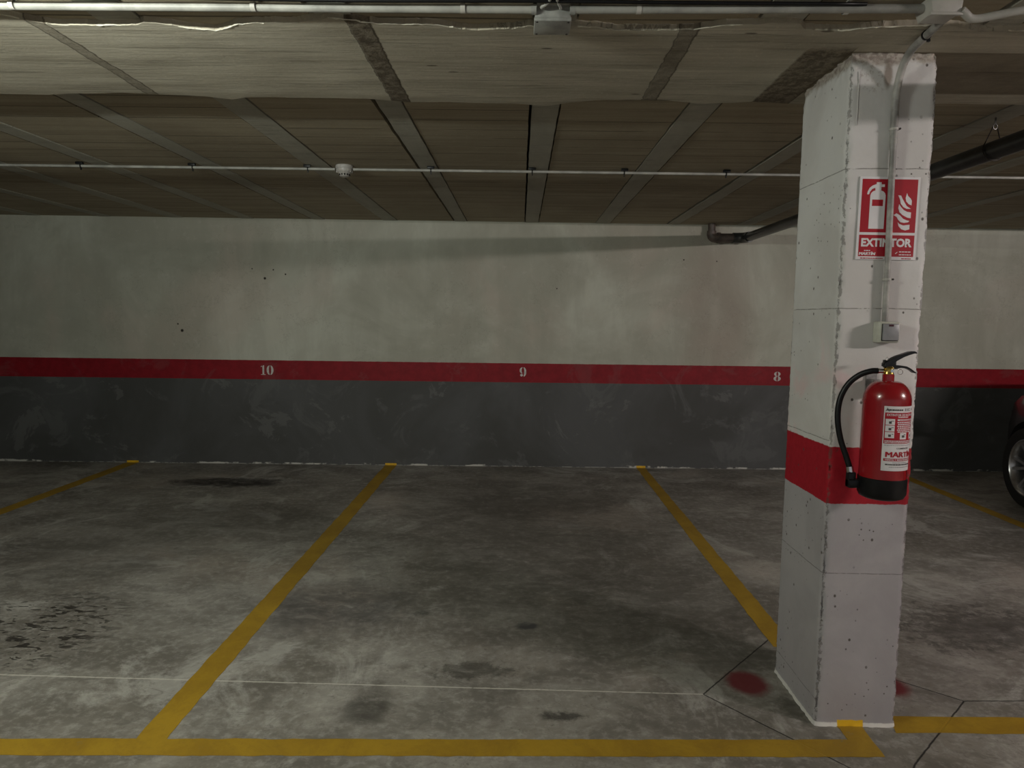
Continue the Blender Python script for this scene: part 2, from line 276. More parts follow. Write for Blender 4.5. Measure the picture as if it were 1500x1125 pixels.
def pillar_mat():
    k = NT('painted_rough_concrete_pillar'); p = k.pos(); X, Y, Z = k.sep(p)
    N = k.n('ShaderNodeNewGeometry').outputs['Normal']
    st = k.noise(2.2, detail=5, rough=0.6, dist=0.4); fine = k.noise(40, detail=6, rough=0.7); w1 = k.noise(9, detail=5, rough=0.7)
    pink = k.noise(3.1, k.add3(p, (2, 1, 4)), 4, 0.6, 0.6)
    wh = k.mix(k.step(st, 0.35, 0.65), (0.60, 0.58, 0.56), (0.70, 0.69, 0.675))
    wh = k.mix(k.ma('MULTIPLY', k.ma('MULTIPLY', k.step(pink, 0.50, 0.66), k.step(Z, 1.55, 1.40)), 0.55), wh, (0.72, 0.50, 0.51))
    gy = k.mix(k.step(st, 0.35, 0.65), (0.36, 0.34, 0.352), (0.43, 0.412, 0.422))
    rd = k.mix(k.step(fine, 0.3, 0.7), (0.33, 0.008, 0.018), (0.40, 0.012, 0.024))
    zw = k.ma('ADD', Z, k.ma('ADD', k.ma('MULTIPLY', k.ma('SUBTRACT', w1, 0.5), 0.010), k.ma('MULTIPLY', k.ma('SUBTRACT', fine, 0.5), 0.01)))
    c = k.mix(k.step(zw, 1.054, 1.057), rd, wh)
    c = k.mix(k.step(zw, 0.850, 0.847), c, gy)
    # shuttering joints
    j = None
    for z0 in (2.036, 1.552, 1.075, 0.588, 0.10):
        zz = k.ma('ADD', Z, k.ma('ADD', k.ma('MULTIPLY', k.ma('SUBTRACT', w1, 0.5), 0.006), k.ma('MULTIPLY', k.ma('SUBTRACT', st, 0.5), 0.012)))
        s = k.step(k.ma('ABSOLUTE', k.ma('SUBTRACT', zz, z0)), 0.0026, 0.0008)
        if z0 in (1.075, 0.10): s = k.ma('MULTIPLY', s, k.step(X, 1.125, 1.122))
        j = s if j is None else k.ma('MAXIMUM', j, s)
    j = k.ma('MULTIPLY', j, k.step(fine, 0.36, 0.5))
    c = k.mix(k.ma('MULTIPLY', j, 0.65), c, (0.16, 0.145, 0.13))
    # blow holes
    v = k.vor(17, k.add3(p, k.sc(p, (0.3, 0.2, 0.1)))); hol = k.ma('MULTIPLY', k.step(v, 0.13, 0.07), k.step(k.noise(5, detail=3), 0.44, 0.52))
    v2 = k.vor(42); hol = k.ma('MAXIMUM', hol, k.ma('MULTIPLY', k.step(v2, 0.16, 0.08), k.step(k.noise(3.3, k.add3(p, (4, 4, 4)), 3), 0.52, 0.60)))
    # chipped arrises: near a vertical corner
    dx = k.ma('MINIMUM', k.ma('ABSOLUTE', k.ma('SUBTRACT', X, 1.121)), k.ma('ABSOLUTE', k.ma('SUBTRACT', X, 1.421)))
    dy = k.ma('MINIMUM', k.ma('ABSOLUTE', k.ma('SUBTRACT', Y, 2.49)), k.ma('ABSOLUTE', k.ma('SUBTRACT', Y, 2.90)))
    edge = k.ma('MULTIPLY', k.step(k.ma('MAXIMUM', dx, dy), 0.022, 0.002), 0.30)
    chip = k.step(k.ma('ADD', edge, k.noise(48, k.sc(p, (1, 1, 0.7)), 5, 0.75)), 0.72, 0.77)
    hol = k.ma('MAXIMUM', hol, k.ma('MULTIPLY', chip, 0.6))
    c = k.mix(k.ma('MULTIPLY', hol, 0.9), c, (0.085, 0.07, 0.058))
    # crumbled head with bare brown concrete
    tz = k.ma('ADD', Z, k.ma('MULTIPLY', k.ma('SUBTRACT', w1, 0.5), 0.10))
    top = k.step(tz, 2.375, 2.40)
    c = k.mix(k.ma('MULTIPLY', top, 0.85), c, k.mix(k.step(fine, 0.4, 0.6), (0.20, 0.15, 0.12), (0.42, 0.37, 0.31)))
    # bare patch left of the conduit head
    pat = k.ma('MULTIPLY', k.ellipse(1.250, 2.35, 0.014, 0.045, (X, Z), 0.4, w1, 1.2), 0.8); c = k.mix(pat, c, (0.22, 0.17, 0.13))
    rub = k.ma('MULTIPLY', k.ellipse(1.20, 2.345, 0.055, 0.05, (X, Z), 0.5, w1, 1.0), k.step(k.noise(55, detail=4, rough=0.8), 0.52, 0.62))
    c = k.mix(k.ma('MULTIPLY', rub, 0.6), c, (0.27, 0.22, 0.19))
    # dirt and the pale splashed foot
    c = k.mix(k.ma('MULTIPLY', k.step(zw, 0.016, 0.012), 0.9), c, (0.78, 0.76, 0.72))
    yl = k.ma('MULTIPLY', k.ma('MULTIPLY', k.step(X, 1.203, 1.206), k.step(X, 1.302, 1.299)), k.ma('MULTIPLY', k.step(zw, 0.026, 0.022), k.step(Y, 2.52, 2.51)))
    c = k.mix(yl, c, (0.78, 0.47, 0.02))
    h = k.ma('SUBTRACT', k.ma('ADD', k.ma('MULTIPLY', fine, 0.5), k.ma('MULTIPLY', w1, 0.6)), k.ma('ADD', k.ma('MULTIPLY', hol, 1.2), k.ma('MULTIPLY', j, 0.8)))
    k.bump(h, 0.45, 0.003)
    return k.out(c, 0.62, spec=0.3)
M_pillar = pillar_mat()

# materials of things
M_redgloss = simple('red_enamel', (0.30, 0.007, 0.012), 0.25, var=0.05, scale=8, coat=0.5)
M_black = simple('black_rubber', (0.006, 0.006, 0.0065), 0.42, var=0.2, spec=0.3)
M_blackp = simple('black_plastic', (0.008, 0.008, 0.009), 0.35, var=0.2, spec=0.35)
M_brass = simple('brass', (0.60, 0.42, 0.12), 0.25, 1.0)
M_chrome = simple('chrome', (0.75, 0.74, 0.72), 0.18, 1.0, var=0.05)
M_white = simple('white_print', (0.78, 0.76, 0.77), 0.35, var=0.03, scale=12)
M_signred = simple('red_print', (0.40, 0.006, 0.018), 0.35, var=0.04, scale=12)
M_ink = simple('dark_ink', (0.08, 0.07, 0.07), 0.5)
M_greyink = simple('grey_ink', (0.35, 0.33, 0.34), 0.5)
M_pvc = simple('pale_grey_conduit', (0.33, 0.325, 0.295), 0.5, var=0.18, scale=9)
M_pvcw = simple('white_conduit', (0.47, 0.45, 0.41), 0.45, var=0.1, scale=9)
M_boxgrey = simple('grey_box_plastic', (0.33, 0.33, 0.305), 0.5, var=0.2, scale=14)
M_boxbody = simple('cream_switch_plastic', (0.50, 0.50, 0.43), 0.45, var=0.06)
M_rocker = simple('grey_rocker', (0.26, 0.26, 0.27), 0.35, var=0.06)
M_darkred = simple('dark_red_lens', (0.05, 0.004, 0.01), 0.3)
M_drain = simple('dark_drain_pipe', (0.035, 0.036, 0.035), 0.32, var=0.3, scale=5)
M_drainfit = simple('brown_grey_fitting', (0.115, 0.088, 0.075), 0.5, var=0.3, scale=12)
M_steel = simple('galvanised_steel', (0.35, 0.34, 0.33), 0.4, 0.9, var=0.2)
M_iron = simple('dark_wire', (0.04, 0.033, 0.03), 0.5, 0.5, var=0.3)
M_detector = simple('detector_plastic', (0.42, 0.395, 0.37), 0.45, var=0.06)
M_car = simple('dark_plum_car_paint', (0.009, 0.0045, 0.006), 0.3, 0.3, var=0.1, coat=0.8)
M_glass = simple('dark_car_glass', (0.01, 0.011, 0.012), 0.06, 0.0, var=0.05, spec=0.8)
M_tyre = simple('tyre_rubber', (0.012, 0.012, 0.012), 0.8, var=0.2)
M_alloy = simple('silver_alloy', (0.55, 0.54, 0.54), 0.28, 0.9, var=0.08)
M_lens = simple('headlamp_lens', (0.07, 0.07, 0.072), 0.12, 0.3, var=0.05)
M_taillens = simple('tail_lamp_lens', (0.25, 0.01, 0.012), 0.15, var=0.05)
M_stencil = simple('stencilled_white_paint', (0.62, 0.60, 0.57), 0.7, var=0.12, scale=60)
k = NT('lamp_tube'); k.b.inputs['Emission Color'].default_value = (1, 0.97, 0.92, 1); k.b.inputs['Emission Strength'].default_value = 6; M_tube = k.out((0.9, 0.9, 0.9), 0.4)

# ------------------------------------------------------------------ mesh helpers
def link(name, bm, mats, parent=None, smooth=False, angle=None):
    me = bpy.data.meshes.new(name); bm.normal_update(); bm.to_mesh(me); bm.free()
    for m in (mats if isinstance(mats, (list, tuple)) else [mats]): me.materials.append(m)
    if smooth:
        for f in me.polygons: f.use_smooth = True
        if angle: me.set_sharp_from_angle(angle=math.radians(angle))
    o = bpy.data.objects.new(name, me); COL.objects.link(o)
    if parent is not None: o.parent = parent
    return o
def thing(name, label, cat, loc=(0, 0, 0), rz=0.0, group=None):
    o = bpy.data.objects.new(name, None); COL.objects.link(o); o.location = loc; o.rotation_euler = (0, 0, rz)
    o.empty_display_size = 0.1; return tag(o, label, cat, group)
def tag(o, label, cat, group=None):
    o['label'] = label; o['category'] = cat
    if group: o['group'] = group
    return o
def struct(o, label=None):
    o['kind'] = 'structure'
    if label: o['label'] = label
    return o
def box(bm, x0, x1, y0, y1, z0, z1, bev=0.0, mi=0, seg=2):
    t = bmesh.new()
    bmesh.ops.create_cube(t, size=1, matrix=Matrix.Translation(((x0 + x1) / 2, (y0 + y1) / 2, (z0 + z1) / 2)) @ Matrix.Diagonal((x1 - x0, y1 - y0, z1 - z0, 1)))
    if bev: bmesh.ops.bevel(t, geom=t.edges[:], offset=bev, segments=seg, affect='EDGES', profile=0.5)
    for f in t.faces: f.material_index = mi
    merge(bm, t); return bm
def merge(bm, t, mat=None):
    if mat is not None: bmesh.ops.transform(t, matrix=mat, verts=t.verts)
    me = bpy.data.meshes.new('tmp'); t.to_mesh(me); t.free(); bm.from_mesh(me); bpy.data.meshes.remove(me)
def catmull(pts, n=8):
    P = [Vector(p) for p in pts]; P = [P[0] * 2 - P[1]] + P + [P[-1] * 2 - P[-2]]; out = []
    for i in range(1, len(P) - 2):
        a, b, c, d = P[i - 1:i + 3]
        for j in range(n):
            t = j / n
            out.append(0.5 * ((2 * b) + (c - a) * t + (2 * a - 5 * b + 4 * c - d) * t * t + (3 * b - 3 * c + d - a) * t ** 3))
    out.append(P[-2]); return out
def tube(bm, pts, r, n=12, mi=0, cap=True):
    pts = [Vector(p) for p in pts]; m = len(pts); rr = r if isinstance(r, (list, tuple)) else [r] * m
    T = [(pts[min(i + 1, m - 1)] - pts[max(i - 1, 0)]).normalized() for i in range(m)]
    u = T[0].orthogonal().normalized(); rings = []
    for i in range(m):
        u = (u - T[i] * u.dot(T[i])).normalized(); v = T[i].cross(u)
        rings.append([bm.verts.new(pts[i] + (u * math.cos(2 * PI * j / n) + v * math.sin(2 * PI * j / n)) * rr[i]) for j in range(n)])
    for i in range(m - 1):
        for j in range(n):
            f = bm.faces.new((rings[i][j], rings[i][(j + 1) % n], rings[i + 1][(j + 1) % n], rings[i + 1][j])); f.material_index = mi
    if cap:
        f = bm.faces.new(rings[0][::-1]); f.material_index = mi; f = bm.faces.new(rings[-1]); f.material_index = mi
    return bm
def lathe(bm, prof, n=32, c=(0, 0, 0), axis='Z', mi=0, closed=False):
    rings = []
    for r, z in prof:
        ring = []
        for j in range(n):
            a = 2 * PI * j / n; x, y = r * math.cos(a), r * math.sin(a)
            q = (x, y, z) if axis == 'Z' else ((z, x, y) if axis == 'X' else (x, z, y))
            ring.append(bm.verts.new((q[0] + c[0], q[1] + c[1], q[2] + c[2])))
        rings.append(ring)
    pairs = list(zip(rings, rings[1:])) + ([(rings[-1], rings[0])] if closed else [])
    for a, b in pairs:
        for j in range(n):
            f = bm.faces.new((a[j], a[(j + 1) % n], b[(j + 1) % n], b[j])); f.material_index = mi
    if not closed:
        if prof[0][0] > 1e-5: bm.faces.new(rings[0][::-1]).material_index = mi
        if prof[-1][0] > 1e-5: bm.faces.new(rings[-1]).material_index = mi
    bmesh.ops.remove_doubles(bm, verts=bm.verts, dist=1e-6)
    return bm
def poly(bm, pts, z0, z1, mi=0):     # prism: outline in x,y
    a = [bm.verts.new((x, y, z0)) for x, y in pts]; b = [bm.verts.new((x, y, z1)) for x, y in pts]; n = len(pts)
    bm.faces.new(a[::-1]).material_index = mi; bm.faces.new(b).material_index = mi
    for i in range(n): bm.faces.new((a[i], a[(i + 1) % n], b[(i + 1) % n], b[i])).material_index = mi
    return bm
_tc = {}
def text_bm(s, size, bold=0.0, ext=0.0002, sx=1.0, align='CENTER', shear=0.0):
    cu = bpy.data.curves.new('t', 'FONT'); cu.body = s; cu.size = size; cu.offset = bold * size; cu.extrude = ext
    cu.align_x = align; cu.align_y = 'CENTER'; cu.shear = shear; cu.resolution_u = 3
    o = bpy.data.objects.new('t', cu); COL.objects.link(o); bpy.context.view_layer.update()
    me = bpy.data.meshes.new_from_object(o.evaluated_get(bpy.context.evaluated_depsgraph_get()))
    bm = bmesh.new(); bm.from_mesh(me); bpy.data.objects.remove(o); bpy.data.curves.remove(cu); bpy.data.meshes.remove(me)
    for v in bm.verts: v.co.x *= sx
    return bm
def fitted_text(s, width, height, bold=0.02, shear=0.0):
    t = text_bm(s, 1.0, bold, 0.0, shear=shear); xs = [v.co.x for v in t.verts]; ys = [v.co.y for v in t.verts]
    cx, cy = (min(xs) + max(xs)) / 2, (min(ys) + max(ys)) / 2; kx, ky = width / (max(xs) - min(xs)), height / (max(ys) - min(ys))
    for v in t.verts: v.co = ((v.co.x - cx) * kx, (v.co.y - cy) * ky, 0)
    return t
def fr(x, s=1.0): return mnoise.fractal(Vector((x * s, 3.7, 1.1)), 0.8, 2.0, 5)
def interp(pts, x):
    if x <= pts[0][0]: return pts[0][1]
    for (a, b), (c, d) in zip(pts, pts[1:]):
        if x <= c: return b + (d - b) * (x - a) / (c - a)
    return pts[-1][1]

# ------------------------------------------------------------------ room shell
def wy(x): return 7.01 + 0.02 * x            # the bay wall is not quite square to the joists
bm = bmesh.new(); box(bm, -9, 9, -6, 7.35, -0.2, 0.0); struct(link('floor', bm, M_floor), 'worn grey concrete floor of the parking garage')
bm = bmesh.new(); box(bm, -9, 9, 0, 0.2, -0.2, 2.62)
for v in bm.verts: v.co.y += wy(v.co.x)
struct(link('wall_back', bm, M_wall), 'long bay wall, white above a red stripe and dark grey below')
M_wall2 = simple('side_wall_paint', (0.42, 0.41, 0.37), 0.85, var=0.15, scale=2)
bm = bmesh.new(); box(bm, -9.2, -9, -6, 7.3, -0.2, 2.62); struct(link('wall_left', bm, M_wall2))
bm = bmesh.new(); box(bm, 9, 9.2, -6, 7.3, -0.2, 2.62); struct(link('wall_right', bm, M_wall2))

# ceiling: precast joists with shuttered panels between them
ZC, ZB, ZN = 2.456, 2.424, 2.442
bm = bmesh.new()
def strip(bm, xa, xb, y0, y1, z0, mi, jit, ny):
    rows = []
    for i in range(ny + 1):
        y = y0 + (y1 - y0) * i / ny
        a = xa + jit * fr(y + xa * 3.1, 6) ; b = xb + jit * fr(y + xb * 5.3, 6)
        rows.append([bm.verts.new(q) for q in ((a, y, z0 + 0.08), (a, y, z0), (b, y, z0), (b, y, z0 + 0.08))])
    for r, s in zip(rows, rows[1:]):
        for j in range(3):
            f = bm.faces.new((r[j], r[j + 1], s[j + 1], s[j])); f.material_index = mi
    bm.faces.new(rows[0]).material_index = mi; bm.faces.new(rows[-1][::-1]).material_index = mi
for kx in range(-13, 14):
    xc = 0.1 + 0.7 * kx
    if xc < -8.9 or xc > 8.9: continue
    for (y0, y1, z) in ((3.0, 7.3, ZC), (-6, 2.5, ZN)):
        ny = 60
        hw = 0.062 + 0.008 * math.sin(kx * 2.3)
        strip(bm, xc - hw, xc + hw, y0, y1, z - 0.001, 1, 0.003, ny)
        strip(bm, xc + hw + 0.008, xc + 0.7 - 0.067 - 0.008, y0, y1, z + 0.002, 0, 0.004, ny)
box(bm, -9.2, 9.2, -6.2, 7.5, 2.54, 2.62, mi=2)
struct(link('ceiling', bm, [M_panel, M_joist, M_dark]), 'concrete ceiling of brown shuttered panels between grey joists')

# wide flat beam cast across the joists, with ragged bleeding edges
s_ = (ZB - 1.5) / 0.96
near = [(x * s_, y * s_) for x, y in ((-1.85, 2.33), (-1.7, 2.338), (-1.60, 2.40), (-1.553, 2.419), (-1.46, 2.415), (-1.30, 2.414), (-1.25, 2.385), (-1.15, 2.42), (-1.04, 2.453), (-0.95, 2.40), (-0.88, 2.385), (-0.76, 2.382),
        (-0.62, 2.345), (-0.55, 2.36), (-0.49, 2.382), (-0.30, 2.39), (-0.179, 2.43), (-0.05, 2.415), (0.02, 2.39), (0.12, 2.385), (0.229, 2.394), (0.30, 2.418), (0.412, 2.418), (0.55, 2.41), (0.65, 2.375), (0.733, 2.363),
        (0.80, 2.345), (0.88, 2.35), (0.93, 2.40), (1.061, 2.404), (1.2, 2.37), (1.369, 2.361), (1.5, 2.40), (2.0, 2.38), (2.4, 2.42))]
far = [(x * s_, y * s_) for x, y in ((-2.7, 3.12), (-2.312, 3.153), (-2.1, 3.16), (-1.98, 3.14), (-1.75, 3.12), (-1.4, 3.16), (-1.30, 3.20), (-1.2, 3.165), (-0.7, 3.17), (-0.509, 3.214), (-0.35, 3.21), (0.0, 3.225), (0.103, 3.252), (0.2, 3.20), (0.35, 3.155),
       (0.606, 3.151), (0.8, 3.20), (1.0, 3.16), (1.215, 3.19), (1.885, 3.159), (2.5, 3.18))]
bm = bmesh.new(); xs = []; x = -8.9
while x < 8.9: xs.append(x); x += 0.01 if -3.2 < x < 3.2 else 0.1
NY = 20; grid = []
for x in xs:
    yn = interp(near, x) + 0.006 * fr(x, 9) + 0.007 * fr(x + 5, 45); yf = interp(far, x) + 0.005 * fr(x + 31, 7)
    col = [bm.verts.new((x, yn - 0.004, ZB + 0.035)), bm.verts.new((x, yn, ZB + 0.001))]
    for i in range(1, NY):
        y = yn + (yf - yn) * i / NY
        col.append(bm.verts.new((x, y, ZB + 0.0015 * mnoise.noise(Vector((x * 3, y * 9, 0))))))
    col += [bm.verts.new((x, yf, ZB + 0.001)), bm.verts.new((x, yf + 0.002, ZB + 0.05))]
    grid.append(col)
for a, b in zip(grid, grid[1:]):
    for i in range(len(a) - 1): bm.faces.new((a[i], b[i], b[i + 1], a[i + 1]))
top = [bm.faces.new((a[0], a[-1], b[-1], b[0])) for a, b in zip(grid, grid[1:])]
run = []
for x in [i * 0.012 for i in range(-260, 260)]:
    if fr(x + 90, 3.2) > 0.02 and not (0.0 < x < 0.16):
        yn = interp(near, x) + 0.006 * fr(x, 9) + 0.007 * fr(x + 5, 45); run.append((x, yn, ZB + 0.002))
    else:
        if len(run) > 3: tube(bm, run, [0.0010 + 0.0032 * abs(fr(q[0], 50)) for q in run], 6, mi=1)
        run = []
if len(run) > 3: tube(bm, run, 0.0016, 6, mi=1)
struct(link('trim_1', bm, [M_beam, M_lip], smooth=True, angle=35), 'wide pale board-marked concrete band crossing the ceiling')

# ------------------------------------------------------------------ pillar
PX0, PX1, PY0, PY1 = 1.121, 1.421, 2.49, 2.905
bm = bmesh.new(); per = []; stp = 0.0085
def edge_pts(a, b, fixed, horiz):
    n = max(2, int(abs(b - a) / stp)); return [((a + (b - a) * i / n, fixed) if horiz else (fixed, a + (b - a) * i / n)) for i in range(n)]
per = edge_pts(PX0, PX1, PY0, True) + edge_pts(PY0, PY1, PX1, False) + edge_pts(PX1, PX0, PY1, True) + edge_pts(PY1, PY0, PX0, False)
zs = [i * 0.0095 for i in range(int(2.44 / 0.0095) + 1)]
rings = []
cx, cy = (PX0 + PX1) / 2, (PY0 + PY1) / 2
for z in zs:
    ring = []
    for (x, y) in per:
        dx = min(x - PX0, PX1 - x); dy = min(y - PY0, PY1 - y); cdist = max(dx, dy)
        nx = -1 if x - PX0 < 1e-6 else (1 if PX1 - x < 1e-6 else 0); ny = -1 if y - PY0 < 1e-6 else (1 if PY1 - y < 1e-6 else 0)
        n1 = mnoise.noise(Vector((x * 48, y * 48, z * 60))); n2 = mnoise.noise(Vector((x * 7 + 4, y * 7, z * 11)))
        e = max(0, 1 - cdist / 0.016)
        d = -e * (0.003 + max(0, n1) * 0.016 + max(0, n2) * 0.010) + 0.0015 * n2
        t = max(0, (z - 2.30) / 0.14); d -= t * 0.010 * abs(mnoise.noise(Vector((x * 22, y * 22, z * 22))))
        if z > 2.38: d -= (z - 2.38) * 0.16 * (1 + 2 * n1)
        if z < 0.02: d += (0.02 - z) * 0.22 * (1 + n1)
        L = math.hypot(nx, ny) or 1
        ring.append(bm.verts.new((x + d * nx / (1 if L == 1 else 1), y + d * ny, z)))
    rings.append(ring)
for a, b in zip(rings, rings[1:]):
    for i in range(len(per)): bm.faces.new((a[i], a[(i + 1) % len(per)], b[(i + 1) % len(per)], b[i]))
bm.faces.new(rings[0][::-1]); bm.faces.new(rings[-1])
# thin vertical paint runs near the top left of the front face
tube(bm, [(1.150 + 0.0015 * fr(i, 1.3), 2.489, 2.36 - i * 0.012) for i in range(16)], [0.0012 + 0.0012 * abs(fr(i, 2)) for i in range(16)], 6)
tag(link('concrete_pillar', bm, M_pillar, smooth=True, angle=50), 'rough white painted concrete pillar with red stripe, standing right of centre', 'pillar')

# ------------------------------------------------------------------ floor paint
def paint_strip(name, quads, label, mat=None, group=None):
    bm = bmesh.new()
    zo = 0.0004 if name == 'front_line' else 0.0
    for (a, b, c, d) in quads:      # a-b one long side, d-c the other
        a, b, c, d = map(Vector, (a, b, c, d)); n = max(2, int((b - a).length / 0.03)); prev = None
        for i in range(n + 1):
            t = i / n; p = a.lerp(b, t); q = d.lerp(c, t); s = (q - p).normalized()
            p = p + s * 0.005 * fr(t * 9 + a.x, 4); q = q + s * 0.005 * fr(t * 9 + d.y + 7, 4)
            r = [bm.verts.new((p.x, p.y, 0.0004)), bm.verts.new((p.x, p.y, 0.0014 + zo)), bm.verts.new((q.x, q.y, 0.0014 + zo)), bm.verts.new((q.x, q.y, 0.0004))]
            if prev:
                for j in range(3): bm.faces.new((prev[j], r[j], r[j + 1], prev[j + 1]))
            prev = r
    bmesh.ops.recalc_face_normals(bm, faces=bm.faces)
    o = link(name, bm, mat or M_yellow)
    return tag(o, label, 'floor marking', 'yellow bay lines' if name == 'bay_line' else 'yellow front lines')
def wend(x): return wy(x) - 0.001
paint_strip('bay_line', [((-1.358, wend(-1.36)), (-1.345, 2.30), (-1.235, 2.30), (-1.242, wend(-1.24))), ], 'yellow line between bays 10 and 9, running from wall to front line')
paint_strip('bay_line', [((1.208, wend(1.2)), (1.195, 3.12), (1.30, 3.12), (1.300, wend(1.3)))], 'yellow line between bays 9 and 8, ending behind the white pillar')
paint_strip('bay_line', [((-3.98, wend(-3.98)), (-3.945, 2.21), (-3.84, 2.21), (-3.86, wend(-3.86)))], 'far left yellow bay line, leaving the left edge of the picture')
paint_strip('bay_line', [((3.765, wend(3.8)), (3.75, 2.60), (3.85, 2.60), (3.868, wend(3.87)))], 'yellow bay line on the floor behind the pillar, left of the parked car')
paint_strip('front_line', [((-8, 2.02), (-1.345, 2.232), (-1.345, 2.326), (-8, 2.12)), ((-1.345, 2.232), (1.290, 2.306), (1.205, 2.402), (-1.345, 2.326)), ((1.290, 2.306), (1.296, 2.488), (1.205, 2.486), (1.205, 2.402))],
            'long yellow front line across bays 10 and 9, turning up to the pillar foot')
paint_strip('front_line', [((1.405, 2.452), (8, 2.56), (8, 2.66), (1.435, 2.560))], 'yellow front line on the floor right of the pillar')
for xa, xb, tx in ((-1.358, -1.242, 'on the line right of number ten'), (1.208, 1.300, 'on the line right of number nine'), (-3.98, -3.86, 'farthest left')):
    bm = bmesh.new(); n = 8
    box(bm, xa, xb, wy(xa) - 0.0015, wy(xa) + 0.0005, 0.001, 0.022)
    tag(link('line_end_mark', bm, M_yfresh), 'bright yellow paint end at the wall foot, ' + tx, 'paint mark', 'yellow line ends turned up the wall')

# ------------------------------------------------------------------ stencilled bay numbers
def arc(cx, cy, rx, ry, a0, a1, n=18): return [(cx + rx * math.cos(a0 + (a1 - a0) * i / n), cy + ry * math.sin(a0 + (a1 - a0) * i / n)) for i in range(n + 1)]
def crescent(bm, cx, cy, rx, ry, ri, a0, a1, dz=(0, 0.001)):
    poly(bm, arc(cx, cy, rx, ry, a0, a1) + arc(cx, cy, ri, ry * 0.84, a1, a0), *dz)
def digit(bm, ch, ox):
    t = bmesh.new()
    if ch == '1':
        poly(t, [(-0.006, -0.040), (0.011, -0.040), (0.011, 0.048), (0.004, 0.048), (-0.006, 0.040)], 0, 0.001)
        poly(t, [(-0.022, -0.048), (0.024, -0.048), (0.024, -0.042), (-0.022, -0.042)], 0, 0.001)
        poly(t, [(-0.022, 0.030), (-0.009, 0.036), (-0.009, 0.044), (-0.022, 0.038)], 0, 0.001)
    elif ch == '0':
        crescent(t, -0.003, 0, 0.031, 0.048, 0.009, PI * 0.53, PI * 1.47); crescent(t, 0.003, 0, 0.031, 0.048, 0.009, -PI * 0.47, PI * 0.47)
    elif ch == '9':
        crescent(t, -0.003, 0.016, 0.030, 0.032, 0.010, PI * 0.53, PI * 1.47); crescent(t, 0.003, 0.010, 0.030, 0.038, 0.010, -PI * 0.25, PI * 0.47)
        poly(t, arc(0.003, -0.004, 0.030, 0.044, 0.05, -PI * 0.42, 12) + arc(0.003, -0.006, 0.010, 0.034, -PI * 0.40, 0.05, 12), 0, 0.001)
        poly(t, arc(-0.014, -0.032, 0.014, 0.013, 0, 2 * PI, 16)[:-1], 0, 0.001)
    elif ch == '8':
        for sy, ry, rx in ((0.024, 0.023, 0.030), (-0.023, 0.025, 0.034)):
            crescent(t, -0.002, sy, rx, ry, 0.008, PI * 0.52, PI * 1.48); crescent(t, 0.002, sy, rx, ry, 0.008, -PI * 0.48, PI * 0.48)
    merge(bm, t, Matrix.Translation((ox, 0, 0)))
for (s, x, z) in (('10', -2.545, 0.958), ('9', 0.033, 0.970), ('8', 2.609, 0.957)):
    bm = bmesh.new()
    if s == '10': digit(bm, '1', -0.036); digit(bm, '0', 0.034)
    else: digit(bm, s, 0)
    bmesh.ops.transform(bm, matrix=Matrix.Translation((x, wy(x) - 0.0008, z)) @ Matrix.Rotation(math.atan(0.02), 4, 'Z') @ Matrix.Rotation(PI / 2, 4, 'X'), verts=bm.verts)
    bmesh.ops.recalc_face_normals(bm, faces=bm.faces)
    tag(link('bay_number', bm, M_stencil), {'10': 'white stencilled number ten on the red stripe, left part of the wall', '9': 'white stencilled number nine on the red stripe, middle of the wall', '8': 'white stencilled number eight on the red stripe, just left of the pillar'}[s], 'number', 'stencilled bay numbers')

# ------------------------------------------------------------------ fire extinguisher
EX, EY = 1.252, 2.372
T = thing('fire_extinguisher', 'red fire extinguisher with black hose and foot hanging on the white pillar', 'fire extinguisher', (EX, EY, 0.905))
R_ = 0.0745
bm = bmesh.new(); prof = [(0.0, 0.055), (R_, 0.055), (R_, 0.335)]
for i in range(1, 11):
    a = i / 10 * PI / 2; prof.append((R_ - (R_ - 0.024) * (1 - math.cos(a)), 0.335 + 0.068 * math.sin(a)))
lathe(bm, prof, 64); link('cylinder_body', bm, M_redgloss, T, True, 40)
bm = bmesh.new(); lathe(bm, [(0.0, 0.39), (0.0185, 0.39), (0.0185, 0.424), (0.0165, 0.426), (0, 0.426)], 32); link('neck', bm, M_redgloss, T, True, 40)
bm = bmesh.new(); lathe(bm, [(0, 0.006), (0.058, 0.0), (0.070, 0.006), (0.0765, 0.02), (0.0775, 0.071), (0.0750, 0.074), (0, 0.074)], 64)
foot = link('foot_ring', bm, M_black, T, True, 40)
bm = bmesh.new(); box(bm, -0.113, -0.062, -0.004, 0.028, 0.030, 0.060, 0.004); box(bm, -0.113, -0.086, 0.002, 0.028, 0.030, 0.085, 0.005)
link('nozzle_holder', bm, M_blackp, T, True, 40)
bm = bmesh.new(); lathe(bm, [(0, 0.424), (0.0165, 0.424), (0.0165, 0.429), (0.0155, 0.432), (0.0155, 0.443), (0.0165, 0.446), (0.0125, 0.452), (0, 0.452)], 24)
tube(bm, [(-0.010, 0, 0.436), (-0.022, 0, 0.436)], 0.0075, 12); link('valve_body', bm, M_brass, T, True, 35)
bm = bmesh.new(); tube(bm, [(-0.019, 0, 0.436), (-0.033, 0.003, 0.4365)], 0.0078, 14); tube(bm, [(-0.031, 0.003, 0.4365), (-0.036, 0.003, 0.4365)], 0.009, 14)
link('hose_ferrule', bm, M_chrome, T, True, 35)
hp = [(-0.034, 0.003, 0.4365), (-0.055, 0.012, 0.434), (-0.085, 0.03, 0.418), (-0.115, 0.045, 0.383), (-0.136, 0.05, 0.330), (-0.141, 0.048, 0.265), (-0.131, 0.040, 0.195), (-0.112, 0.027, 0.130), (-0.1025, 0.018, 0.092), (-0.100, 0.015, 0.07)]
bm = bmesh.new(); tube(bm, catmull(hp, 10), 0.0098, 16); link('hose', bm, M_black, T, True, 50)
